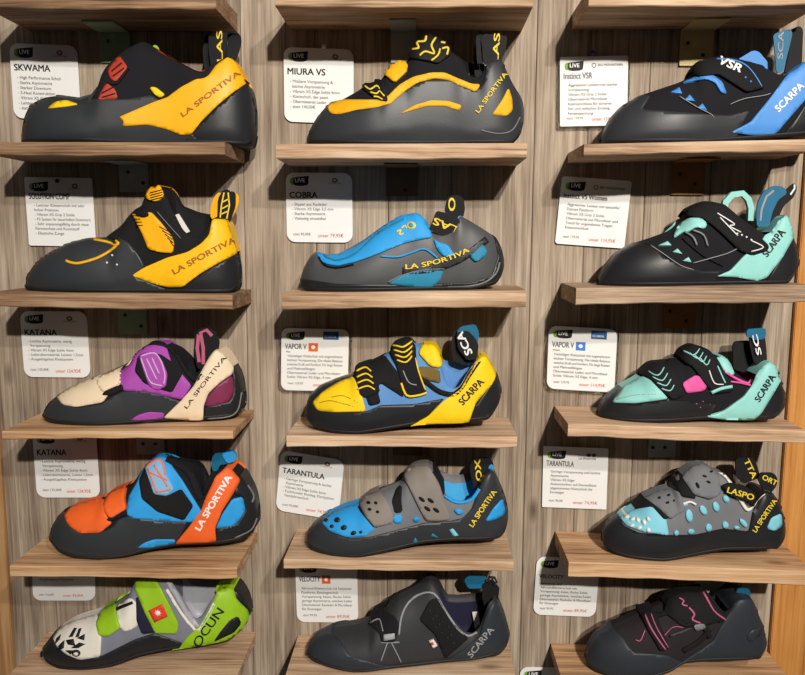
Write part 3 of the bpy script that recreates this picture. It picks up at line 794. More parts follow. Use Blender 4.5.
s.text('LAS', (680, 190), (686, 100), 18, YTX, 2, None, plane=-.0095)
s.done()
s = Shoe('climbing_shoe', 'black climbing shoe with a bright blue heel band, cut off by the right edge', 535, 0,
  '195,418 200,402 210,385 225,355 260,318 310,288 370,268 430,248 468,230 476,205 492,188 540,178 600,176 640,185 690,208 720,224 745,228 768,214 785,200 805,184 830,180 850,210 868,250 882,300 882,350 868,400',
  '195,420 500,420 868,420', (700, 772), BLK2, DLIN, shz('13', 700), yc=-.05, flat=True, wide=.9)
s.panel('rand', RUB, '180,440 192,398 225,348 262,312 318,284 345,288 318,328 430,335 520,342 575,345 640,330 610,380 590,440')
s.panel('heel_cup', RUBD, '700,440 745,395 800,320 860,220 910,300 900,440')
a = s.panel('heel_band', BLU, '582,394 640,365 700,292 745,232 775,206 805,186 835,178 858,212 800,302 722,392 700,407 640,402', 2)
s.text('SCARPA', (724, 336), (800, 260), 20, WTX, 2, a, bold=.04)
s.line('seam', GTX, '580,312 620,296 680,286 700,280', 2, 2)
s.line('seam', GTX, '430,290 480,320 520,340 530,350', 2, 2)
s.panel('instep_patch', BLU, '438,250 470,236 496,226 528,226 556,246 570,282 552,278 536,250 510,238 478,244', 2)
for q in ('404,279 430,264 438,283', '444,302 460,285 476,304', '483,323 498,310 512,332'): s.panel('triangle_inset', TEAL if 0 else BLU, q, 2, sm=0)
s.slab('tongue', BLU, '590,200 600,180 650,150 668,154 700,192 704,220 692,222 684,196 640,184', .006, .003, ycx=-.05)
b = s.panel('strap', BLK, '472,214 478,198 495,186 540,178 600,181 645,212 684,264 628,277 590,254 545,226 490,232', 4, thick=.003)
s.line('strap_edge', BLU, '540,184 600,190 640,216 672,262', 3, 4, parent=b)
s.text('VSR', (540, 196), (606, 222), 22, WTX, 4, b, bold=.04, shear=.2)
for q in ((622, 236), (638, 248)): s.panel('dot', BLU, ell(*q, 3, 3, n=8), 5, sm=0, parent=b)
s.slab('loop_front', TEALW, '710,104 725,96 762,86 768,100 756,150 740,215 720,218 716,160', -.009, .002, label=None) if 0 else s.slab('loop_front', TEALW, '710,104 725,96 762,86 768,100 756,150 740,215 720,218 716,160', -.009, .002)
s.slab('loop_back', WEB, '762,88 790,76 800,90 796,190 770,212 744,218 758,150', -.004, .003)
s.text('SCA', (738, 176), (742, 94), 16, GTX, 2, None, plane=-.0096)
s.done()
# ============================ row 2
s = Shoe('climbing_shoe', 'black climbing shoe with yellow straps, yellow heel band and black and yellow pull loops', 0, 155,
  '83,395 85,372 95,345 120,315 160,285 210,262 260,250 320,248 362,246 368,212 388,180 410,158 432,148 436,118 455,97 482,93 500,118 512,150 530,185 548,222 568,240 592,244 618,222 634,194 642,184 672,194 684,215 690,248 707,290 717,330 718,370 708,400 696,412',
  '83,400 130,412 690,413', (505, 635), BLK, DLIN, shz('21', 130), yc=-.05, flat=True, far='490,105 505,126 540,150 590,170 640,180')
s.panel('rand', RUB, '60,440 75,380 92,338 120,305 160,276 215,252 300,240 352,246 385,262 415,300 432,332 400,362 600,440')
s.line('seam', YSTR, '198,316 215,322 240,323 292,308 335,284 352,266 356,260', 7, 2)
s.line('seam', YSTR, '280,254 320,262 345,270 355,264 340,250', 6, 2)
for q in ((320, 322), (337, 300), (350, 327)): s.panel('dot', WTX, ell(*q, 3, 3, n=8), 2, sm=0)
s.panel('knob', BLK, '318,252 325,242 345,240 356,250 345,258', 3)
a = s.panel('heel_band', mat('warm yellow rand', (250, 190, 22), .45, .05), '394,359 430,336 500,306 560,290 600,266 624,240 634,192 674,194 686,228 692,252 707,292 650,322 600,352 546,392 500,393 450,380', 2)
s.text('LA SPORTIVA', (522, 356), (700, 258), 19, BRTX, 2, a, bold=.03)
s.panel('heel_cup', RUBD, '540,440 545,396 600,355 650,324 708,292 750,300 750,430')
b = s.panel('strap', YEL, '396,178 420,184 452,170 480,200 512,240 521,265 516,293 480,290 444,281 432,250 418,216', 3)
for i in range(5): s.line('strap_stitch', BLK, [(478 + i * 8, 214 + i * 11), (512 + i * 2, 232 + i * 10)], 2.5, 3, parent=b)
for i in range(4): s.line('strap_stitch', BLK, [(398 + i * 4, 186 + i * 9), (420 + i * 3, 184 + i * 9)], 2.5, 3, parent=b)
s.panel('strap_knob', BLK, '405,180 418,168 440,166 450,182 432,190', 4)
c = s.panel('tongue_tab', YEL, '438,130 442,112 458,95 482,92 490,126 472,140 452,138', 3)
for i in range(4): s.line('tongue_stitch', BLK, [(452, 138 - i * 7), (486, 128 - i * 7)], 2.5, 3, parent=c)
s.line('collar_seam', RUBL, '470,170 500,205 540,250', 2, 2)
t = s.slab('size_tag', WHT, '513,182 533,175 566,228 548,237', .008, .0015, sm=0)
lf = s.slab('loop_strand', YEL, '628,188 627,160 636,128 652,110 666,118 654,150 644,198', -.006, .002)
ll = s.slab('loop_strand', WEB, '648,198 650,130 664,104 682,102 694,122 688,160 672,202', -.010, .002)
for q in ('656,190 660,150 668,112', '676,190 684,150 680,112', '662,160 680,150', '660,176 678,168', '664,140 684,130'): s.slab('loop_pattern', YTX, stroke(P(q), 4), -.0105, .001, parent=ll, sm=0)
s.slab('loop_strand', YEL, '694,108 712,120 712,146 694,184 682,206 680,180 694,150', .002, .002)
s.slab('loop_strand', WEB, '686,106 702,112 702,150 686,200 676,204 690,150', -.003, .002)
s.done()
s = Shoe('climbing_shoe', 'grey and blue slip-on climbing shoe with an elastic band instead of straps', 270, 155,
  '92,370 95,350 110,320 122,302 135,290 160,300 200,300 240,282 290,252 340,215 390,185 440,176 456,190 470,212 484,232 496,234 520,232 545,222 556,196 566,182 600,200 640,225 670,245 688,280 696,320 692,355 675,382',
  '92,375 100,392 200,400 400,402 600,396 672,388', (482, 548), RUBG, DLIN, shz('22', 400), yc=-.05, flat=True)
s.panel('rand_edge', RUBD, '80,420 85,366 105,370 200,384 400,386 600,380 660,360 680,300 668,246 700,250 720,330 700,400 500,420')
a = s.panel('slipper_upper', CYA, '136,292 165,303 205,300 250,276 320,222 390,178 442,168 460,188 472,218 484,246 440,254 400,264 360,280 300,305 250,322 200,333 165,326 145,310', 2)
s.line('opening_fold', BLK, '145,308 165,330 200,338 250,328', 3, 3)
s.line('opening_fold', TEAL, '160,304 200,318 260,296 330,236 400,196', 4, 3)
s.line('blue_piping', CYA, '330,302 380,304 420,292 455,280 478,290 500,308', 5, 2)
s.panel('side_gusset', CYA, '486,250 505,262 530,268 552,300 520,304 500,284', 2)
s.panel('arch_patch', TEAL, '352,382 380,366 410,352 460,344 518,345 505,376 478,394 400,390', 2)
s.line('side_band', RUBD, '395,344 440,345 490,338 540,322 580,302 620,272 645,252', 20, 2)
s.text('LA SPORTIVA', (404, 340), (594, 288), 16, YTX, 2, None, mid=(510, 332), bold=.03)
s.line('highlight_line', RUBL, '352,378 400,356 460,342 520,340', 3, 2)  # silver highlight above the arch patch, drawn as a light grey stroke
s.panel('heel_patch', TEAL, '594,302 612,286 632,266 646,290 632,308 612,320', 3)
s.line('heel_line', RUBL, '530,392 590,390 640,378 672,352 682,320', 4, 2)
em = s.panel('emblem', YTX, ell(422, 213, 14, 11), 3, sm=0); s.panel('emblem_centre', CYA, ell(422, 213, 8, 6), 4, sm=0, parent=em)
s.line('emblem_mark', YTX, '378,232 390,226 386,240 398,236', 4, 3); s.line('emblem_mark', YTX, '392,222 402,214 408,222', 4, 3)
b = s.slab('elastic_band', WEB, '474,222 484,196 496,166 524,172 566,192 568,236 552,262 530,250 500,236', -.026, .003)
s.text('LAS', (560, 214), (492, 186), 21, YTX, 5, b, bold=.03, plane=-.0267)
s.slab('loop_front', WEB, '520,172 524,140 534,122 560,118 578,130 580,150 572,178 552,190', -.008, .002)
s.slab('loop_back', WEB, '552,190 566,150 578,136 582,160 576,186', .003, .002)
s.text('O', (552, 166), (552, 128), 20, YTX, 2, None, plane=-.0086, bold=.03)
s.slab('loop_end', BLU, '556,192 566,178 578,190 572,210 560,212', -.010, .002)
s.done()
s = Shoe('climbing_shoe', 'black and mint climbing shoe with one wide black strap', 535, 155,
  '188,378 195,360 215,325 245,292 290,268 350,248 400,230 425,212 445,185 458,165 500,145 545,148 575,160 600,180 640,212 680,238 700,234 718,205 735,180 750,185 765,240 778,280 781,320 772,355 750,378',
  '188,380 300,386 500,380 750,380', (590, 716), BLK2, DLIN, shz('23', 700), yc=-.05, flat=True)
s.panel('rand', RUBD, '170,410 182,360 212,318 245,286 290,262 345,268 380,300 430,330 500,346 570,345 540,365 540,410')
s.panel('heel_cup', RUBD, '670,410 692,372 735,300 768,245 800,240 800,400')
a = s.panel('heel_band', MINT, '538,361 580,345 620,302 670,262 690,228 715,200 735,178 752,186 768,245 737,302 690,364 660,374 600,363', 2)
s.text('SCARPA', (690, 305), (744, 232), 20, KTX, 2, a, bold=.04)
s.line('seam', GTX, '345,272 385,298 430,328 470,342', 2, 2); s.line('seam', GTX, '470,322 520,308 570,294 600,280', 2, 2)
s.panel('instep_patch', MINT, '412,250 420,228 436,206 462,190 494,190 512,205 505,222 480,216 455,232 440,232', 2)
for q in ('368,272 395,260 406,272', '408,291 424,281 438,296', '438,316 456,305 464,320'): s.panel('triangle_inset', MINT, q, 2, sm=0)
for q in ('448,232 470,246 480,270', '470,226 500,240 512,272'): s.line('loop_thread', RUBL, q, 5, 3)
s.line('seam', BLK, '440,250 500,300 560,330', 4, 2)
b = s.panel('strap', BLK, '455,186 458,168 480,156 512,144 562,154 622,204 694,272 690,286 646,299 608,286 550,232 500,192', 4, thick=.003)
s.line('strap_line', WTX, '540,178 590,208 576,214 610,232', 3, 4, parent=b); s.line('strap_line', WTX, '548,190 600,242', 3, 4, parent=b); s.line('strap_line', WTX, '640,256 676,276 640,288', 3, 4, parent=b)
for q in ((598, 236), (612, 240), (626, 246), (640, 254)): s.panel('dot', WTX, ell(*q, 3, 3, n=8), 5, sm=0, parent=b)
s.slab('tongue_loop', MINT, stroke(P('562,172 570,140 590,118 620,114 638,132 646,160 644,196'), 18), -.004, .006, ycx=-.05, sm=0)
s.slab('loop_front', TEALW, '662,214 660,180 665,140 682,108 715,90 744,96 752,114 725,134 708,170 698,214', -.010, .003)
s.slab('loop_back', WEB, '700,208 712,150 740,118 756,96 776,82 782,100 770,128 742,152 724,190 714,214', -.005, .003)
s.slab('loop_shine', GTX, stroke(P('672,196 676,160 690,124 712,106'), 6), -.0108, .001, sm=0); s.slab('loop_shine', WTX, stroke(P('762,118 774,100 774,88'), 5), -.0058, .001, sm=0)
s.done()
# ============================ row 3
s = Shoe('climbing_shoe', 'purple and beige climbing shoe with a maroon heel', 0, 295,
  '133,368 135,345 150,318 175,298 230,270 300,240 360,222 385,212 405,180 435,153 465,140 490,143 520,165 545,198 560,228 580,240 596,226 612,204 632,178 648,164 670,180 690,208 712,240 725,280 729,320 720,350 702,366',
  '133,372 150,384 220,393 330,395 450,386 600,378 702,368', (545, 612), BLK2, DLIN, shz('31', 130), yc=-.048, skew=.04)
s.panel('rand', RUB, '118,410 125,345 150,308 172,298 184,325 230,336 300,326 360,290 420,280 480,296 545,318 500,370 470,410 200,420')
s.panel('toe_box', BEIG, '170,304 230,268 300,236 364,222 364,264 330,290 308,320 230,334 190,328', 2)
s.panel('opening', BLK, '306,300 312,290 368,266 372,282 330,300', 3); 
s.panel('strap', BEIG, '290,264 304,246 356,226 362,248 356,270 308,292', 4)
a = s.panel('side_panel', PURP, '360,226 390,212 403,182 434,152 468,138 494,148 512,200 572,270 545,312 492,300 430,286 370,286 355,262', 2)
b = s.panel('velcro_pad', BLK, '404,228 415,186 432,178 480,178 532,210 545,236 515,290 470,278 430,262', 3)
c = s.panel('strap', PURP, '418,184 432,176 462,170 486,196 502,236 497,272 470,284 446,270 430,226', 4, thick=.003)
for q in ('424,186 462,176 482,198 494,238 490,266', '424,190 436,226 452,260 486,270', '440,192 470,252', '456,190 478,236'): s.line('print', LILA, q, 4, 4, parent=c)
s.line('collar', BLK, '448,144 492,150 530,180 556,226 582,250 604,236', 16, 3)
d = s.panel('heel_band', BEIG, '488,364 540,316 582,268 612,212 632,180 648,163 692,208 692,234 655,260 622,292 608,330 606,372', 3)
s.text('LA SPORTIVA', (560, 338), (672, 190), 13, KTX, 3, d, bold=.01)
s.panel('heel_inset', MARO, '610,332 620,300 650,266 690,240 697,280 686,316 650,326', 2)
s.panel('heel_cup', RUBD, '604,400 612,332 650,326 686,316 696,280 690,210 740,230 750,330 720,390', 2)
s.panel('arch_patch', PURP, '388,372 412,356 445,347 492,350 486,368 440,378', 2)
s.line('heel_line', RUBL, '620,366 680,360 706,340 716,290', 3, 3)
lp = s.slab('loop_front', WEB, '588,218 578,170 580,118 598,96 636,98 654,138 650,166 626,206 604,224', -.008, .003)
for q in ('594,200 588,160 592,118', '606,206 606,160 598,112 616,104 632,122'): s.slab('loop_stripe', PINKW, stroke(P(q), 10), -.0085, .001, parent=lp, sm=0)
s.done()
s = Shoe('climbing_shoe', 'yellow and blue climbing shoe with black straps and yellow chevrons', 270, 295,
  '107,362 108,330 120,300 150,273 200,253 250,238 262,215 300,203 340,183 366,165 375,145 410,133 435,150 455,148 490,150 505,175 512,215 525,262 545,278 568,268 588,240 605,210 625,184 642,184 665,222 680,250 687,285 680,325 664,355 644,378',
  '107,368 125,395 190,417 260,422 350,408 450,392 560,386 644,382', (508, 612), BLIN, BLIN, shz('32', 400), yc=-.052, skew=.05,
  far='500,170 520,196 560,205 600,200 625,190')
s.panel('rand', RUBD, '85,420 95,325 118,292 150,266 205,246 262,236 250,246 205,264 160,290 128,322 145,345 200,350 290,346 330,328 430,325 520,308 470,360 410,395 400,430')
s.panel('toe_box', YEL2, '128,322 160,290 205,262 252,244 272,290 286,346 200,349 145,345', 2)
s.line('seam', OLIV, '150,322 180,316 210,322 250,332', 2, 2); s.line('seam', OLIV, '185,306 220,302 262,320', 2, 2)
s.panel('strap_base', BLK, '262,232 300,202 345,182 385,235 398,305 372,288 330,262 320,280 330,322 296,330', 2)
a = s.panel('strap', BLK2, '256,242 262,214 302,207 320,250 328,290 292,306 270,300', 4, thick=.003)
for i in range(4): s.line('chevron', YEL2, [(262, 232 + i * 17), (286 + i * 2, 222 + i * 17), (304 + i * 3, 232 + i * 17)], 4, 4, parent=a)
b = s.panel('strap', BLK2, '364,168 370,148 410,132 432,158 442,230 468,292 440,302 402,300 388,250', 4, thick=.003)
for i in range(4): s.line('chevron', YEL2, [(370 + i * 3, 154 + i * 14), (398 + i * 2, 160 + i * 14), (420, 142 + i * 14)], 4, 4, parent=b)
s.line('strap_edge', YEL2, '390,262 406,298 440,298 466,290', 6, 4, parent=b); s.line('strap_edge', GTX, '396,226 412,260 436,268', 3, 4, parent=b); s.line('strap_edge', YEL2, '432,190 444,232 462,282', 4, 4, parent=b)
s.panel('tongue', YEL2, '444,176 455,150 490,148 510,185 506,218 478,212', 3)
s.panel('collar_panel', OLIV, '440,214 478,214 504,224 508,262 470,254 446,240', 2)
s.line('collar', BLK, '436,240 470,262 508,288 548,296 572,276 592,244 622,196', 13, 3)
s.line('collar_stitch', GTX, '545,290 572,270 592,236 618,196', 2, 3)
c = s.panel('heel_band', YEL2, '414,390 470,360 520,312 570,282 600,232 626,184 644,184 670,234 662,260 612,320 590,380 520,386', 3)
s.text('SCARPA', (575, 328), (636, 260), 20, KTX, 3, c, bold=.04)
s.panel('heel_cup', RUBD, '584,402 600,340 662,260 670,230 710,260 700,350 660,400', 2)
lp = s.slab('loop_back', WEB, '545,196 540,150 546,108 566,96 586,110 590,150 612,196 580,210', -.002, .004)
l2 = s.slab('loop_front', TEALW, '556,112 568,94 612,86 624,112 620,146 590,148', -.010, .002)
s.slab('loop_face', WEB, '556,112 590,106 612,128 622,150 618,190 590,196 560,160', -.0108, .002, parent=l2)
s.text('SCA', (604, 172), (574, 108), 22, WTX, 2, l2, plane=-.0116, bold=.04)
s.done()
s = Shoe('climbing_shoe', 'mint and black climbing shoe with a pink side patch', 535, 295,
  '185,362 190,335 215,305 260,273 310,248 330,225 350,208 400,203 436,185 442,165 465,153 500,163 540,183 562,184 582,215 605,240 635,256 655,238 672,216 692,198 712,215 730,255 739,295 736,335 722,365 700,380',
  '185,368 200,382 290,390 380,390 500,382 700,382', (575, 672), BLK2, mat('pink lining', (178, 84, 140), .8), shz('33', 700), yc=-.05, skew=.0,
  far='555,185 580,206 630,212 672,208')
s.panel('rand', RUBD, '165,420 178,330 213,296 262,264 268,272 232,322 300,324 396,309 440,312 500,318 545,320 520,360 500,420')
s.panel('toe_box', MINT, '231,322 265,276 322,244 348,256 396,309 300,323', 2)
s.line('seam', GTX, '244,314 300,300 372,296', 2, 2)
a = s.panel('strap', BLK, '320,240 350,207 402,206 432,260 442,300 410,313 376,286 345,252', 4, thick=.003)
for i in range(4): s.line('chevron', MINT, [(342 + i * 11, 232 + i * 16), (366 + i * 11, 244 + i * 14), (384 + i * 9, 222 + i * 16)], 3, 4, parent=a)
s.panel('side_inset', PINK, '437,264 478,238 500,250 511,272 502,285 450,293', 2)
b = s.panel('strap', BLK, '434,190 440,168 465,153 512,168 545,200 588,272 586,286 532,294 502,262 470,218', 4, thick=.003)
for i in range(4): s.line('chevron', MINT, [(448 + i * 13, 170 + i * 7), (470 + i * 12, 184 + i * 9), (486 + i * 10, 166 + i * 10)], 3, 4, parent=b)
s.line('strap_edge', MINT, '522,290 552,278 584,272', 9, 4, parent=b); s.line('strap_edge', WTX, '514,226 530,262 558,266', 3, 4, parent=b); s.line('strap_edge', MINT, '540,214 564,262', 4, 4, parent=b)
s.panel('tongue', MINT, '534,192 562,183 582,216 592,240 566,234', 3)
s.line('lining_edge', PINK, '560,226 590,246 630,264 640,252', 6, 3); s.line('lining_edge', PINK, '580,258 610,262 640,270', 5, 3)
c = s.panel('heel_band', MINT, '508,360 560,345 620,302 650,262 672,216 692,196 716,220 730,250 702,300 672,350 640,376 600,380 560,368', 3)
s.text('SCARPA', (666, 318), (712, 244), 18, KTX, 3, c, bold=.04)
s.panel('heel_cup', RUBD, '610,410 640,374 672,350 705,292 730,250 760,270 760,350 720,410', 2)
for q in ((480, 324), (500, 318), (520, 326), (492, 334)): s.panel('dot', PINK, ell(*q, 2, 2, n=8), 1, sm=0)
s.slab('loop_back', WEB, '592,222 590,150 598,138 640,136 652,150 654,210 625,232', .004, .003)
s.slab('loop_strand', WEB, '640,150 640,122 684,112 690,160 692,196 672,216 652,200', -.009, .003)
s.slab('loop_top', TEALW, '630,124 632,102 684,98 690,108 686,130 656,136 650,128', -.012, .003)
s.text('SC', (676, 176), (662, 118), 15, WTX, 2, None, plane=-.0125, bold=.03)
s.done()
# ============================ row 4
s = Shoe('climbing_shoe', 'orange and light blue climbing shoe with white lettering on the heel', 0, 430,
  '152,322 155,290 170,262 195,238 240,220 310,206 330,188 375,172 395,162 412,138 430,112 448,92 470,78 490,75 515,88 545,98 572,115 588,145 598,180 606,196 618,186 632,150 650,124 680,110 710,128 725,145 750,180 768,220 769,258 758,290 738,310',
  '152,330 170,352 220,372 300,378 380,369 450,350 540,335 640,332 738,314', (590, 640), BLK2, DLIN, shz('41', 130), yc=-.05, skew=.10)
s.panel('rand', RUB, '130,360 140,285 165,250 192,234 200,280 240,310 300,307 340,287 352,266 390,255 470,270 560,272 530,335 440,370 300,410 160,400')
s.panel('toe_box', ORA, '192,252 215,232 245,218 312,204 318,255 336,276 300,306 240,308 206,284', 2)
s.panel('opening', BLK, '318,266 330,274 382,252 380,236 350,250', 3)
a = s.panel('strap', ORA, '312,222 328,192 380,170 374,205 380,236 332,264 316,250', 4)
b = s.panel('side_panel', CYA, '378,252 386,200 410,158 418,136 450,94 482,72 500,90 545,150 605,248 575,274 480,270 400,262', 2)
c = s.panel('velcro_pad', BLK, '418,152 440,108 478,180 500,195 542,174 578,225 550,268 470,242 424,204', 3)
d = s.panel('strap', mat('pale blue strap', (120, 176, 216), .6), '436,112 452,98 480,86 494,130 522,174 500,196 460,190', 4, thick=.003)
for q in ('440,114 478,92 492,134', '446,118 468,186', '462,108 500,168', '446,126 500,150', '470,184 510,176'): s.line('print', SALM, q, 5, 4, parent=d)
s.line('collar', NAVY if 0 else BLK2, '496,84 545,108 570,128 588,170 600,206', 26, 3)
e = s.panel('heel_band', ORA, '522,337 562,290 600,240 622,190 645,138 680,108 714,150 692,192 662,240 642,290 645,330', 3)
s.text('LA SPORTIVA', (598, 298), (690, 142), 21, WTX, 3, e, bold=.05)
s.panel('heel_inset', CYA, '643,294 662,250 692,205 722,198 730,240 702,282', 2)
s.panel('heel_cup', RUBD, '642,350 643,294 702,282 730,240 722,198 694,190 716,130 760,160 800,230 780,320 730,350', 2)
s.line('heel_line', RUBL, '735,165 752,195 748,215', 4, 3); s.line('heel_line', RUBL, '700,318 745,296 762,262', 3, 3)
s.panel('arch_patch', CYA, '408,350 430,334 460,324 524,324 520,337 450,350', 2)
s.slab('loop_strand', WEB, '606,192 610,160 634,120 646,106 660,118 640,150 622,200', -.008, .003)
s.slab('loop_strand', TEALW, '630,100 634,76 650,66 692,60 706,72 704,86 690,100 655,104 648,122 634,124', -.011, .003)
s.slab('loop_knot', CYA, '660,70 688,62 706,74 700,94 676,100', -.014, .003)
s.done()
s = Shoe('climbing_shoe', 'bright blue climbing shoe with two warm grey straps', 270, 430,
  '110,342 112,310 130,280 160,260 220,233 270,220 300,195 350,173 390,158 408,128 430,112 470,108 488,118 500,145 520,182 545,206 575,208 600,196 618,176 635,145 656,116 668,130 682,160 700,200 708,240 705,290 694,318 676,332',
  '110,348 130,367 190,384 260,388 340,372 450,347 560,337 676,336', (494, 640), GRYU, CLIN, shz('42', 400), yc=-.05, skew=.06,
  far='488,112 520,130 545,140 585,138 610,122 650,112')
s.panel('rand', RUB, '88,400 100,295 150,254 172,300 235,322 300,318 400,292 460,276 530,272 575,262 600,235 634,150 656,112 730,190 740,300 700,370 400,400 150,420')
s.panel('toe_box', CYA, '154,276 200,240 270,220 300,268 316,290 290,314 232,320 180,302', 2)
for q in ((170, 272, 6, 5), (203, 271, 9, 7), (187, 289, 6, 5), (222, 292, 9, 7), (250, 307, 9, 6), (272, 304, 5, 4)): s.panel('rand_dot', RUBD, ell(*q, -20), 3, sm=0)
s.panel('strap_base', BLK, '262,232 285,222 330,275 310,292', 3)
a = s.panel('strap', GRYB, '268,220 300,194 332,188 355,225 368,250 366,275 312,290 286,256', 4, thick=.003)
for q in ((298, 222), (318, 222), (300, 240), (322, 246)): s.panel('punched_hole', BLK, ell(*q, 5, 4), 5, sm=0, parent=a)
s.panel('side_gap', BLK, '364,212 378,176 394,164 392,210 396,244 372,248', 2)
s.panel('side_inset', CYA, '366,254 394,250 394,276 370,278', 2); s.panel('side_inset', CYA, '425,262 445,256 446,272 428,274', 2); s.panel('side_inset', CYA, '545,236 570,234 578,248 560,252', 3)
b = s.panel('strap', GRYB, '403,142 410,126 430,112 472,108 502,165 538,264 500,270 464,268 438,220', 4, thick=.003)
for q in ((452, 205), (478, 208), (468, 232), (494, 236)): s.panel('punched_hole', BLK, ell(*q, 11, 5, 35), 5, sm=0, parent=b)
s.panel('collar_gap', BLK, '474,128 490,124 520,185 512,200', 2)
s.line('collar_edge', CYA, '520,196 548,214 580,216 606,204 626,176', 8, 3)
s.panel('heel_inset', CYA, '640,270 664,232 690,203 700,250 664,268', 2)
s.text('LA SPORTIVA', (604, 288), (672, 184), 17, YTX, 2, None, bold=.03)
for q in ('425,330 432,318 442,332', '478,316 484,306 502,318', '535,296 545,292 562,312 545,314'): s.panel('side_window', PBLU if q[0] != '4' else TEAL, q, 2, sm=0)
s.slab('loop_front', WEB, '596,120 598,98 614,84 658,84 668,104 660,128 640,168 622,196 606,170', -.008, .003)
s.slab('loop_side', CYA, '650,110 664,100 668,130 655,128', -.010, .002)
s.text('LOX', (634, 170), (626, 88), 17, YTX, 2, None, plane=-.0086, bold=.03)
s.done()
s = Shoe('climbing_shoe', 'grey climbing shoe with a pale blue toe and white petal marks', 535, 430,
  '200,322 204,295 225,272 253,258 300,233 330,203 380,183 408,178 418,152 440,132 470,110 498,103 522,118 560,130 580,155 600,190 625,218 648,232 662,205 680,184 705,188 725,215 738,250 739,300 730,330 712,345',
  '200,328 215,350 270,372 380,384 450,372 560,352 712,352', (572, 662), GRYU, WHT, shz('43', 700), yc=-.05, skew=.05)
s.panel('rand', RUBD, '175,370 190,285 250,252 264,285 310,306 400,313 480,311 560,293 636,302 648,240 672,180 715,184 760,250 765,330 730,370 450,400 230,400')
s.panel('toe_box', PBLU, '254,263 305,234 352,218 388,255 398,313 320,302 274,286', 2)
for q in ((275, 262, 8, 5), (292, 268, 8, 5), (308, 270, 6, 8), (326, 276, 6, 9), (290, 286, 7, 4), (312, 292, 8, 5), (338, 298, 6, 7), (338, 266, 5, 7)): s.panel('petal_mark', WHT, ell(*q, -20), 3, sm=0)
s.panel('strap_base', BLK, '298,240 330,205 352,202 398,262 385,268 350,230', 3)
a = s.panel('strap', GRYU, '328,206 370,180 432,184 440,215 446,240 402,266 372,238', 4, thick=.003)
for q in ((372, 208), (398, 200), (394, 220), (414, 214)): s.panel('punched_hole', BLK, ell(*q, 5, 3, -20), 5, sm=0, parent=a)
s.panel('velcro_gap', BLK, '415,162 440,146 470,188 480,205 440,200 430,180', 2)
b = s.panel('strap', GRYU, '440,142 470,110 502,102 546,140 552,190 520,206 470,192', 4, thick=.003)
for q in ((482, 166, 9, 4, 70), (502, 140, 6, 3, 20), (512, 156, 6, 3, 30), (520, 128, 5, 3, 0)): s.panel('punched_hole', BLK, ell(*q), 5, sm=0, parent=b)
s.line('strap_base_edge', WHT, '438,222 460,214 478,222', 6, 3)
for q in ((458, 255, 10, 20, -8), (500, 238, 9, 16, -30), (538, 228, 9, 16, -20), (568, 205, 8, 12, -30), (516, 290, 9, 12, 0), (566, 282, 9, 11, -20), (620, 276, 7, 16, -40), (464, 302, 10, 8, 0), (420, 306, 7, 8, 0), (445, 222, 10, 5, -10), (600, 290, 8, 5, 0)): s.panel('petal_inset', PBLU, ell(*q), 2, sm=0)
s.line('collar_edge', WHT, '545,126 568,142 590,180 612,214 632,238 655,216 682,190', 8, 3)
c = s.slab('elastic_band', WEB, '560,166 580,158 624,166 660,192 654,214 624,210 584,196', -.036, .003)
s.text('LASPO', (572, 186), (650, 210), 17, YTX, 2, c, plane=-.0367, bold=.03)
s.slab('loop_strand', WEB, '600,140 598,86 612,80 652,80 664,110 672,142 640,154 620,160', -.004, .003)
s.slab('loop_strand', WEB, '664,146 672,128 712,128 724,144 720,168 702,190 684,186', -.009, .003)
s.text('TTA', (622, 92), (648, 146), 17, YTX, 2, None, plane=-.0048, bold=.03); s.text('ORT', (676, 146), (718, 166), 15, YTX, 2, None, plane=-.0097, bold=.03)
s.panel('heel_inset', PBLU, '688,292 702,260 730,248 734,284 712,300', 2)
s.text('LA SPORTIVA', (656, 304), (716, 212), 16, YTX, 2, None, bold=.03)
s.done()
# ============================ row 5
s = Shoe('climbing_shoe', 'lime green and white climbing shoe with a red square badge on its strap', 0, 560,
  '128,302 130,270 145,240 170,210 220,183 290,163 350,130 385,104 405,62 440,36 490,30 515,60 540,100 562,140 588,172 606,160 628,122 655,84 680,78 706,90 732,120 746,160 742,200 718,235 690,256',
  '128,310 140,335 180,352 250,354 340,342 420,312 520,292 600,278 690,260', (525, 640), GRYC, SILV, shz('51', 140), yc=-.05, skew=.10,
  far='500,40 540,56 600,66 655,74')
s.panel('rand', RUBD, '100,360 115,260 145,225 165,212 168,255 220,283 300,287 400,237 460,217 545,247 520,296 400,330 300,372 140,380')
s.panel('toe_box', WHT, '160,232 180,206 222,182 292,162 304,230 300,286 240,296 200,280 170,255', 2)
for q in ('172,236 186,224 182,238 168,252', '208,232 224,206 232,206 220,230', '228,232 238,208 246,206 238,230', '200,240 222,236 228,256 206,252', '232,234 256,222 254,240', '178,256 196,240 194,262 182,268', '214,262 240,246 258,250 236,262', '198,268 222,268 214,280', '174,262 188,276 178,272'): s.panel('toe_print', KTX, q, 3, sm=0)
s.panel('toe_ring', KTX, ell(230, 276, 13, 10), 3, sm=0); s.panel('toe_ring_centre', WHT, ell(230, 278, 7, 5), 4, sm=0)
s.panel('strap_base', WHT, '350,140 392,112 412,130 412,196 372,214 352,190', 2); s.line('velcro_gap', BLK, '350,150 398,126', 8, 3)
a = s.panel('strap', LIME, '290,192 308,152 350,132 350,166 364,200 326,226 298,226', 4, thick=.003)
s.panel('velcro_pad', NAVY, '408,110 432,108 470,212 424,218 408,180', 3)
b = s.panel('strap', LIME, '406,86 410,62 470,58 502,122 534,186 530,216 464,214 432,152', 4, thick=.003)
c = s.panel('badge', REDS, '444,148 486,127 502,164 462,182', 5, sm=0, parent=b)
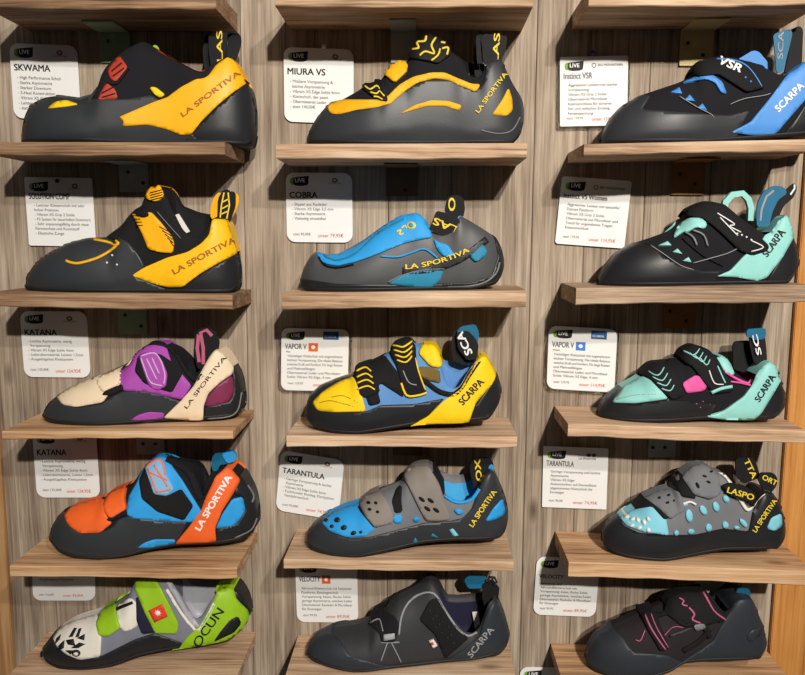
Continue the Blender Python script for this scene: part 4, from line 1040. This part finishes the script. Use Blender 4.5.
s.panel('star', WTX, [(473 + (11 if i % 2 == 0 else 5) * math.cos(i * math.pi / 8), 154 + (11 if i % 2 == 0 else 5) * math.sin(i * math.pi / 8)) for i in range(16)], 6, sm=0, parent=b, both=False)
s.line('collar', SILV, '500,60 530,110 562,165 590,200', 16, 2); s.line('collar_edge', WHT, '498,86 536,150 572,196 592,208 618,172 640,128', 8, 3)
d = s.panel('heel_band', LIME, '512,288 560,226 602,188 640,118 658,78 694,82 702,116 736,150 742,190 714,238 662,264 580,286', 3)
s.text('OCUN', (594, 256), (668, 152), 24, KTX, 3, d, bold=.02)
s.panel('heel_opening', KTX, '636,238 660,206 684,176 706,164 716,186 694,212 664,226', 4, parent=d)
s.panel('heel_rim', RUBD, '692,84 735,100 775,160 760,230 700,262 716,238 744,192 738,150 704,114', 3)
s.slab('pull_loop', LIME, '640,96 648,70 664,60 692,64 694,92 676,104', -.010, .003)
s.done()
s = Shoe('climbing_shoe', 'plain charcoal climbing shoe with one strap and a silver buckle bar', 270, 560,
  '108,292 112,260 140,228 190,208 250,201 305,188 312,164 340,152 380,108 430,84 478,58 494,75 508,100 522,135 548,172 580,206 604,212 626,190 640,150 652,118 672,112 682,135 700,172 713,220 710,262 696,294 672,312',
  '108,300 130,327 180,347 250,362 350,352 450,342 560,330 672,318', (508, 648), CHAR, NAVY, shz('52', 400), yc=-.05, skew=.05,
  far='490,90 510,108 560,112 610,108 655,104')
s.panel('rand', DTEX, '85,350 98,250 138,218 170,210 205,235 240,285 330,312 440,318 520,300 575,270 626,222 648,150 676,108 730,200 740,300 690,350 350,380 150,370')
s.panel('elastic_gusset', BLK, '446,176 478,118 500,112 532,175 570,215 592,232 522,292 492,222', 2)
for i in range(4):
    for j in range(3): s.panel('perforation', CHAR, ell(478 + i * 18 + j * 8, 150 + i * 16 + j * 24, 2.5, 2.5, n=7), 2, sm=0, both=False)
a = s.panel('strap', BLK2, '302,192 318,166 342,152 374,168 386,192 372,242 334,244 330,222', 4, thick=.003)
s.panel('buckle_bar', SILV, '342,222 372,216 372,232 340,240', 5, sm=0, label='silver buckle bar')
s.line('strap_edge', GTX, '306,190 330,182 340,214', 3, 4, parent=a)
s.line('piping', GTX, '384,222 392,170 412,130 446,104 488,100 520,150 558,204 590,226 618,216', 5, 2)
s.line('seam', GTX, '350,246 330,300', 3, 2); s.line('seam', GTX, '362,246 390,302', 3, 2); s.line('seam', GTX, '330,246 385,244', 3, 2)
s.text('SCARPA', (600, 288), (666, 206), 17, GTX, 2, None, bold=.03)
s.panel('side_tag', WHT, '474,240 487,234 499,252 486,260', 3, sm=0); s.panel('tag_stripe', REDS, '476,244 484,240 488,248 480,250', 4, sm=0, both=False)
s.slab('size_tag', WHT, '603,156 622,154 626,190 612,206', .012, .0015, sm=0)
s.slab('loop_strand', WEB, stroke(P('650,150 640,110 642,78 662,66 676,86 672,120 655,160'), 16), -.009, .003, sm=0)
s.slab('loop_tab', TEALW, '578,60 590,48 640,46 648,66 640,84 592,86', -.005, .003)
s.slab('loop_ring', MET, stroke(P('648,64 656,52 670,54 676,66 668,74'), 7), -.013, .002, sm=0)
s.done()
s = Shoe('climbing_shoe', 'dark climbing shoe with thin pink lines on its two straps', 535, 560,
  '150,292 158,260 185,225 240,195 300,170 330,155 350,150 390,128 400,112 430,100 500,93 530,118 558,150 578,142 592,120 612,108 640,112 660,150 680,200 684,240 676,275 660,292',
  '150,298 170,327 250,352 350,347 400,332 440,307 540,299 660,300', (536, 598), DBRN, DLIN, shz('53', 700), yc=-.05, skew=.03)
s.panel('rand', DTEX, '130,350 142,250 180,212 228,200 262,232 292,275 390,282 432,302 470,300 440,330 300,380 180,370')
s.panel('heel_cup', DTEX, '425,320 440,300 490,270 530,240 562,180 596,110 645,100 720,200 710,290 640,320')
s.panel('heel_relief', RUBL if 0 else RUB, '628,232 640,210 670,196 668,222 640,244', 2)
a = s.panel('strap', BLK2, '318,168 348,152 362,160 398,262 372,270 340,215', 4, thick=.003)
s.line('strap_line', PINKW, '330,166 348,210 386,264', 4, 4, parent=a); s.line('strap_line', PINKW, '346,164 360,200 394,258', 3, 4, parent=a); s.line('strap_line', PINKW, '328,210 314,240 300,238', 3, 2)
b = s.panel('strap', BLK, '386,160 392,118 430,98 500,92 520,118 572,172 540,184 480,205 430,180', 3)
s.line('strap_line', PINKW, '430,116 442,124 438,134 452,138', 4, 3, parent=b); s.line('strap_line', PINKW, '456,142 472,160 466,176 490,186', 5, 3, parent=b); s.line('strap_line', PINKW, '500,98 530,150 568,178', 4, 3, parent=b)
s.line('side_cord', BLK, '350,172 400,160 440,190 500,200 520,230', 12, 3); s.line('side_cord', CHAR, '400,226 440,212 480,196', 8, 2); s.line('side_cord', BLK, '440,270 490,240 520,205', 14, 2)
s.panel('buckle', RUBL, '468,192 500,186 508,200 476,210', 4)
s.line('seam', PINKW, '380,230 410,200 440,200', 2, 2)
s.line('collar', BLK, '520,130 545,176 562,168 590,132', 16, 2)
s.slab('pull_loop', TEALW, '600,120 600,92 612,84 640,86 644,112 640,130', -.008, .003)
s.done()
# ------------------------------------------------------------------ light: two shop spotlights from the upper right, soft room light
def spot(name, loc, tgt, power, size, col, r):
    d = bpy.data.lights.new(name, 'SPOT'); d.energy = power; d.color = col; d.shadow_soft_size = r; d.spot_size = math.radians(44 if loc[1] < -3 else 66); d.spot_blend = 1.0
    o = bpy.data.objects.new(name, d); COL.objects.link(o); o.location = loc
    o.rotation_euler = (Vector(tgt) - Vector(loc)).to_track_quat('-Z', 'Y').to_euler()
spot('spotlight', (.8, -3.3, 1.5), (.12, 0, .16), 500, 1, (1, .93, .84), .05)
spot('spotlight', (.72, -1.8, 1.0), (.05, 0, -.05), 74, 1, (1, .93, .84), .03)
d = bpy.data.lights.new('ceiling_fill', 'AREA'); d.shape = 'RECTANGLE'; d.size = 2.4; d.size_y = 1.2; d.energy = 4; d.color = (1, .95, .9)  # added soft fill, stands for light bounced off the ceiling
o = bpy.data.objects.new('ceiling_fill', d); COL.objects.link(o); o.location = (.2, -1.9, 1.7); o.rotation_euler = (Vector((0, 0, -.2)) - o.location).to_track_quat('-Z', 'Y').to_euler()

w = bpy.data.worlds.new('world'); scn.world = w; w.use_nodes = True
w.node_tree.nodes['Background'].inputs[0].default_value = (1, .93, .86, 1); w.node_tree.nodes['Background'].inputs[1].default_value = .035
scn.view_settings.view_transform = 'Standard'; scn.view_settings.look = 'None'; scn.view_settings.gamma = 1; scn.view_settings.use_curve_mapping = False
scn.view_settings.exposure = 0.0
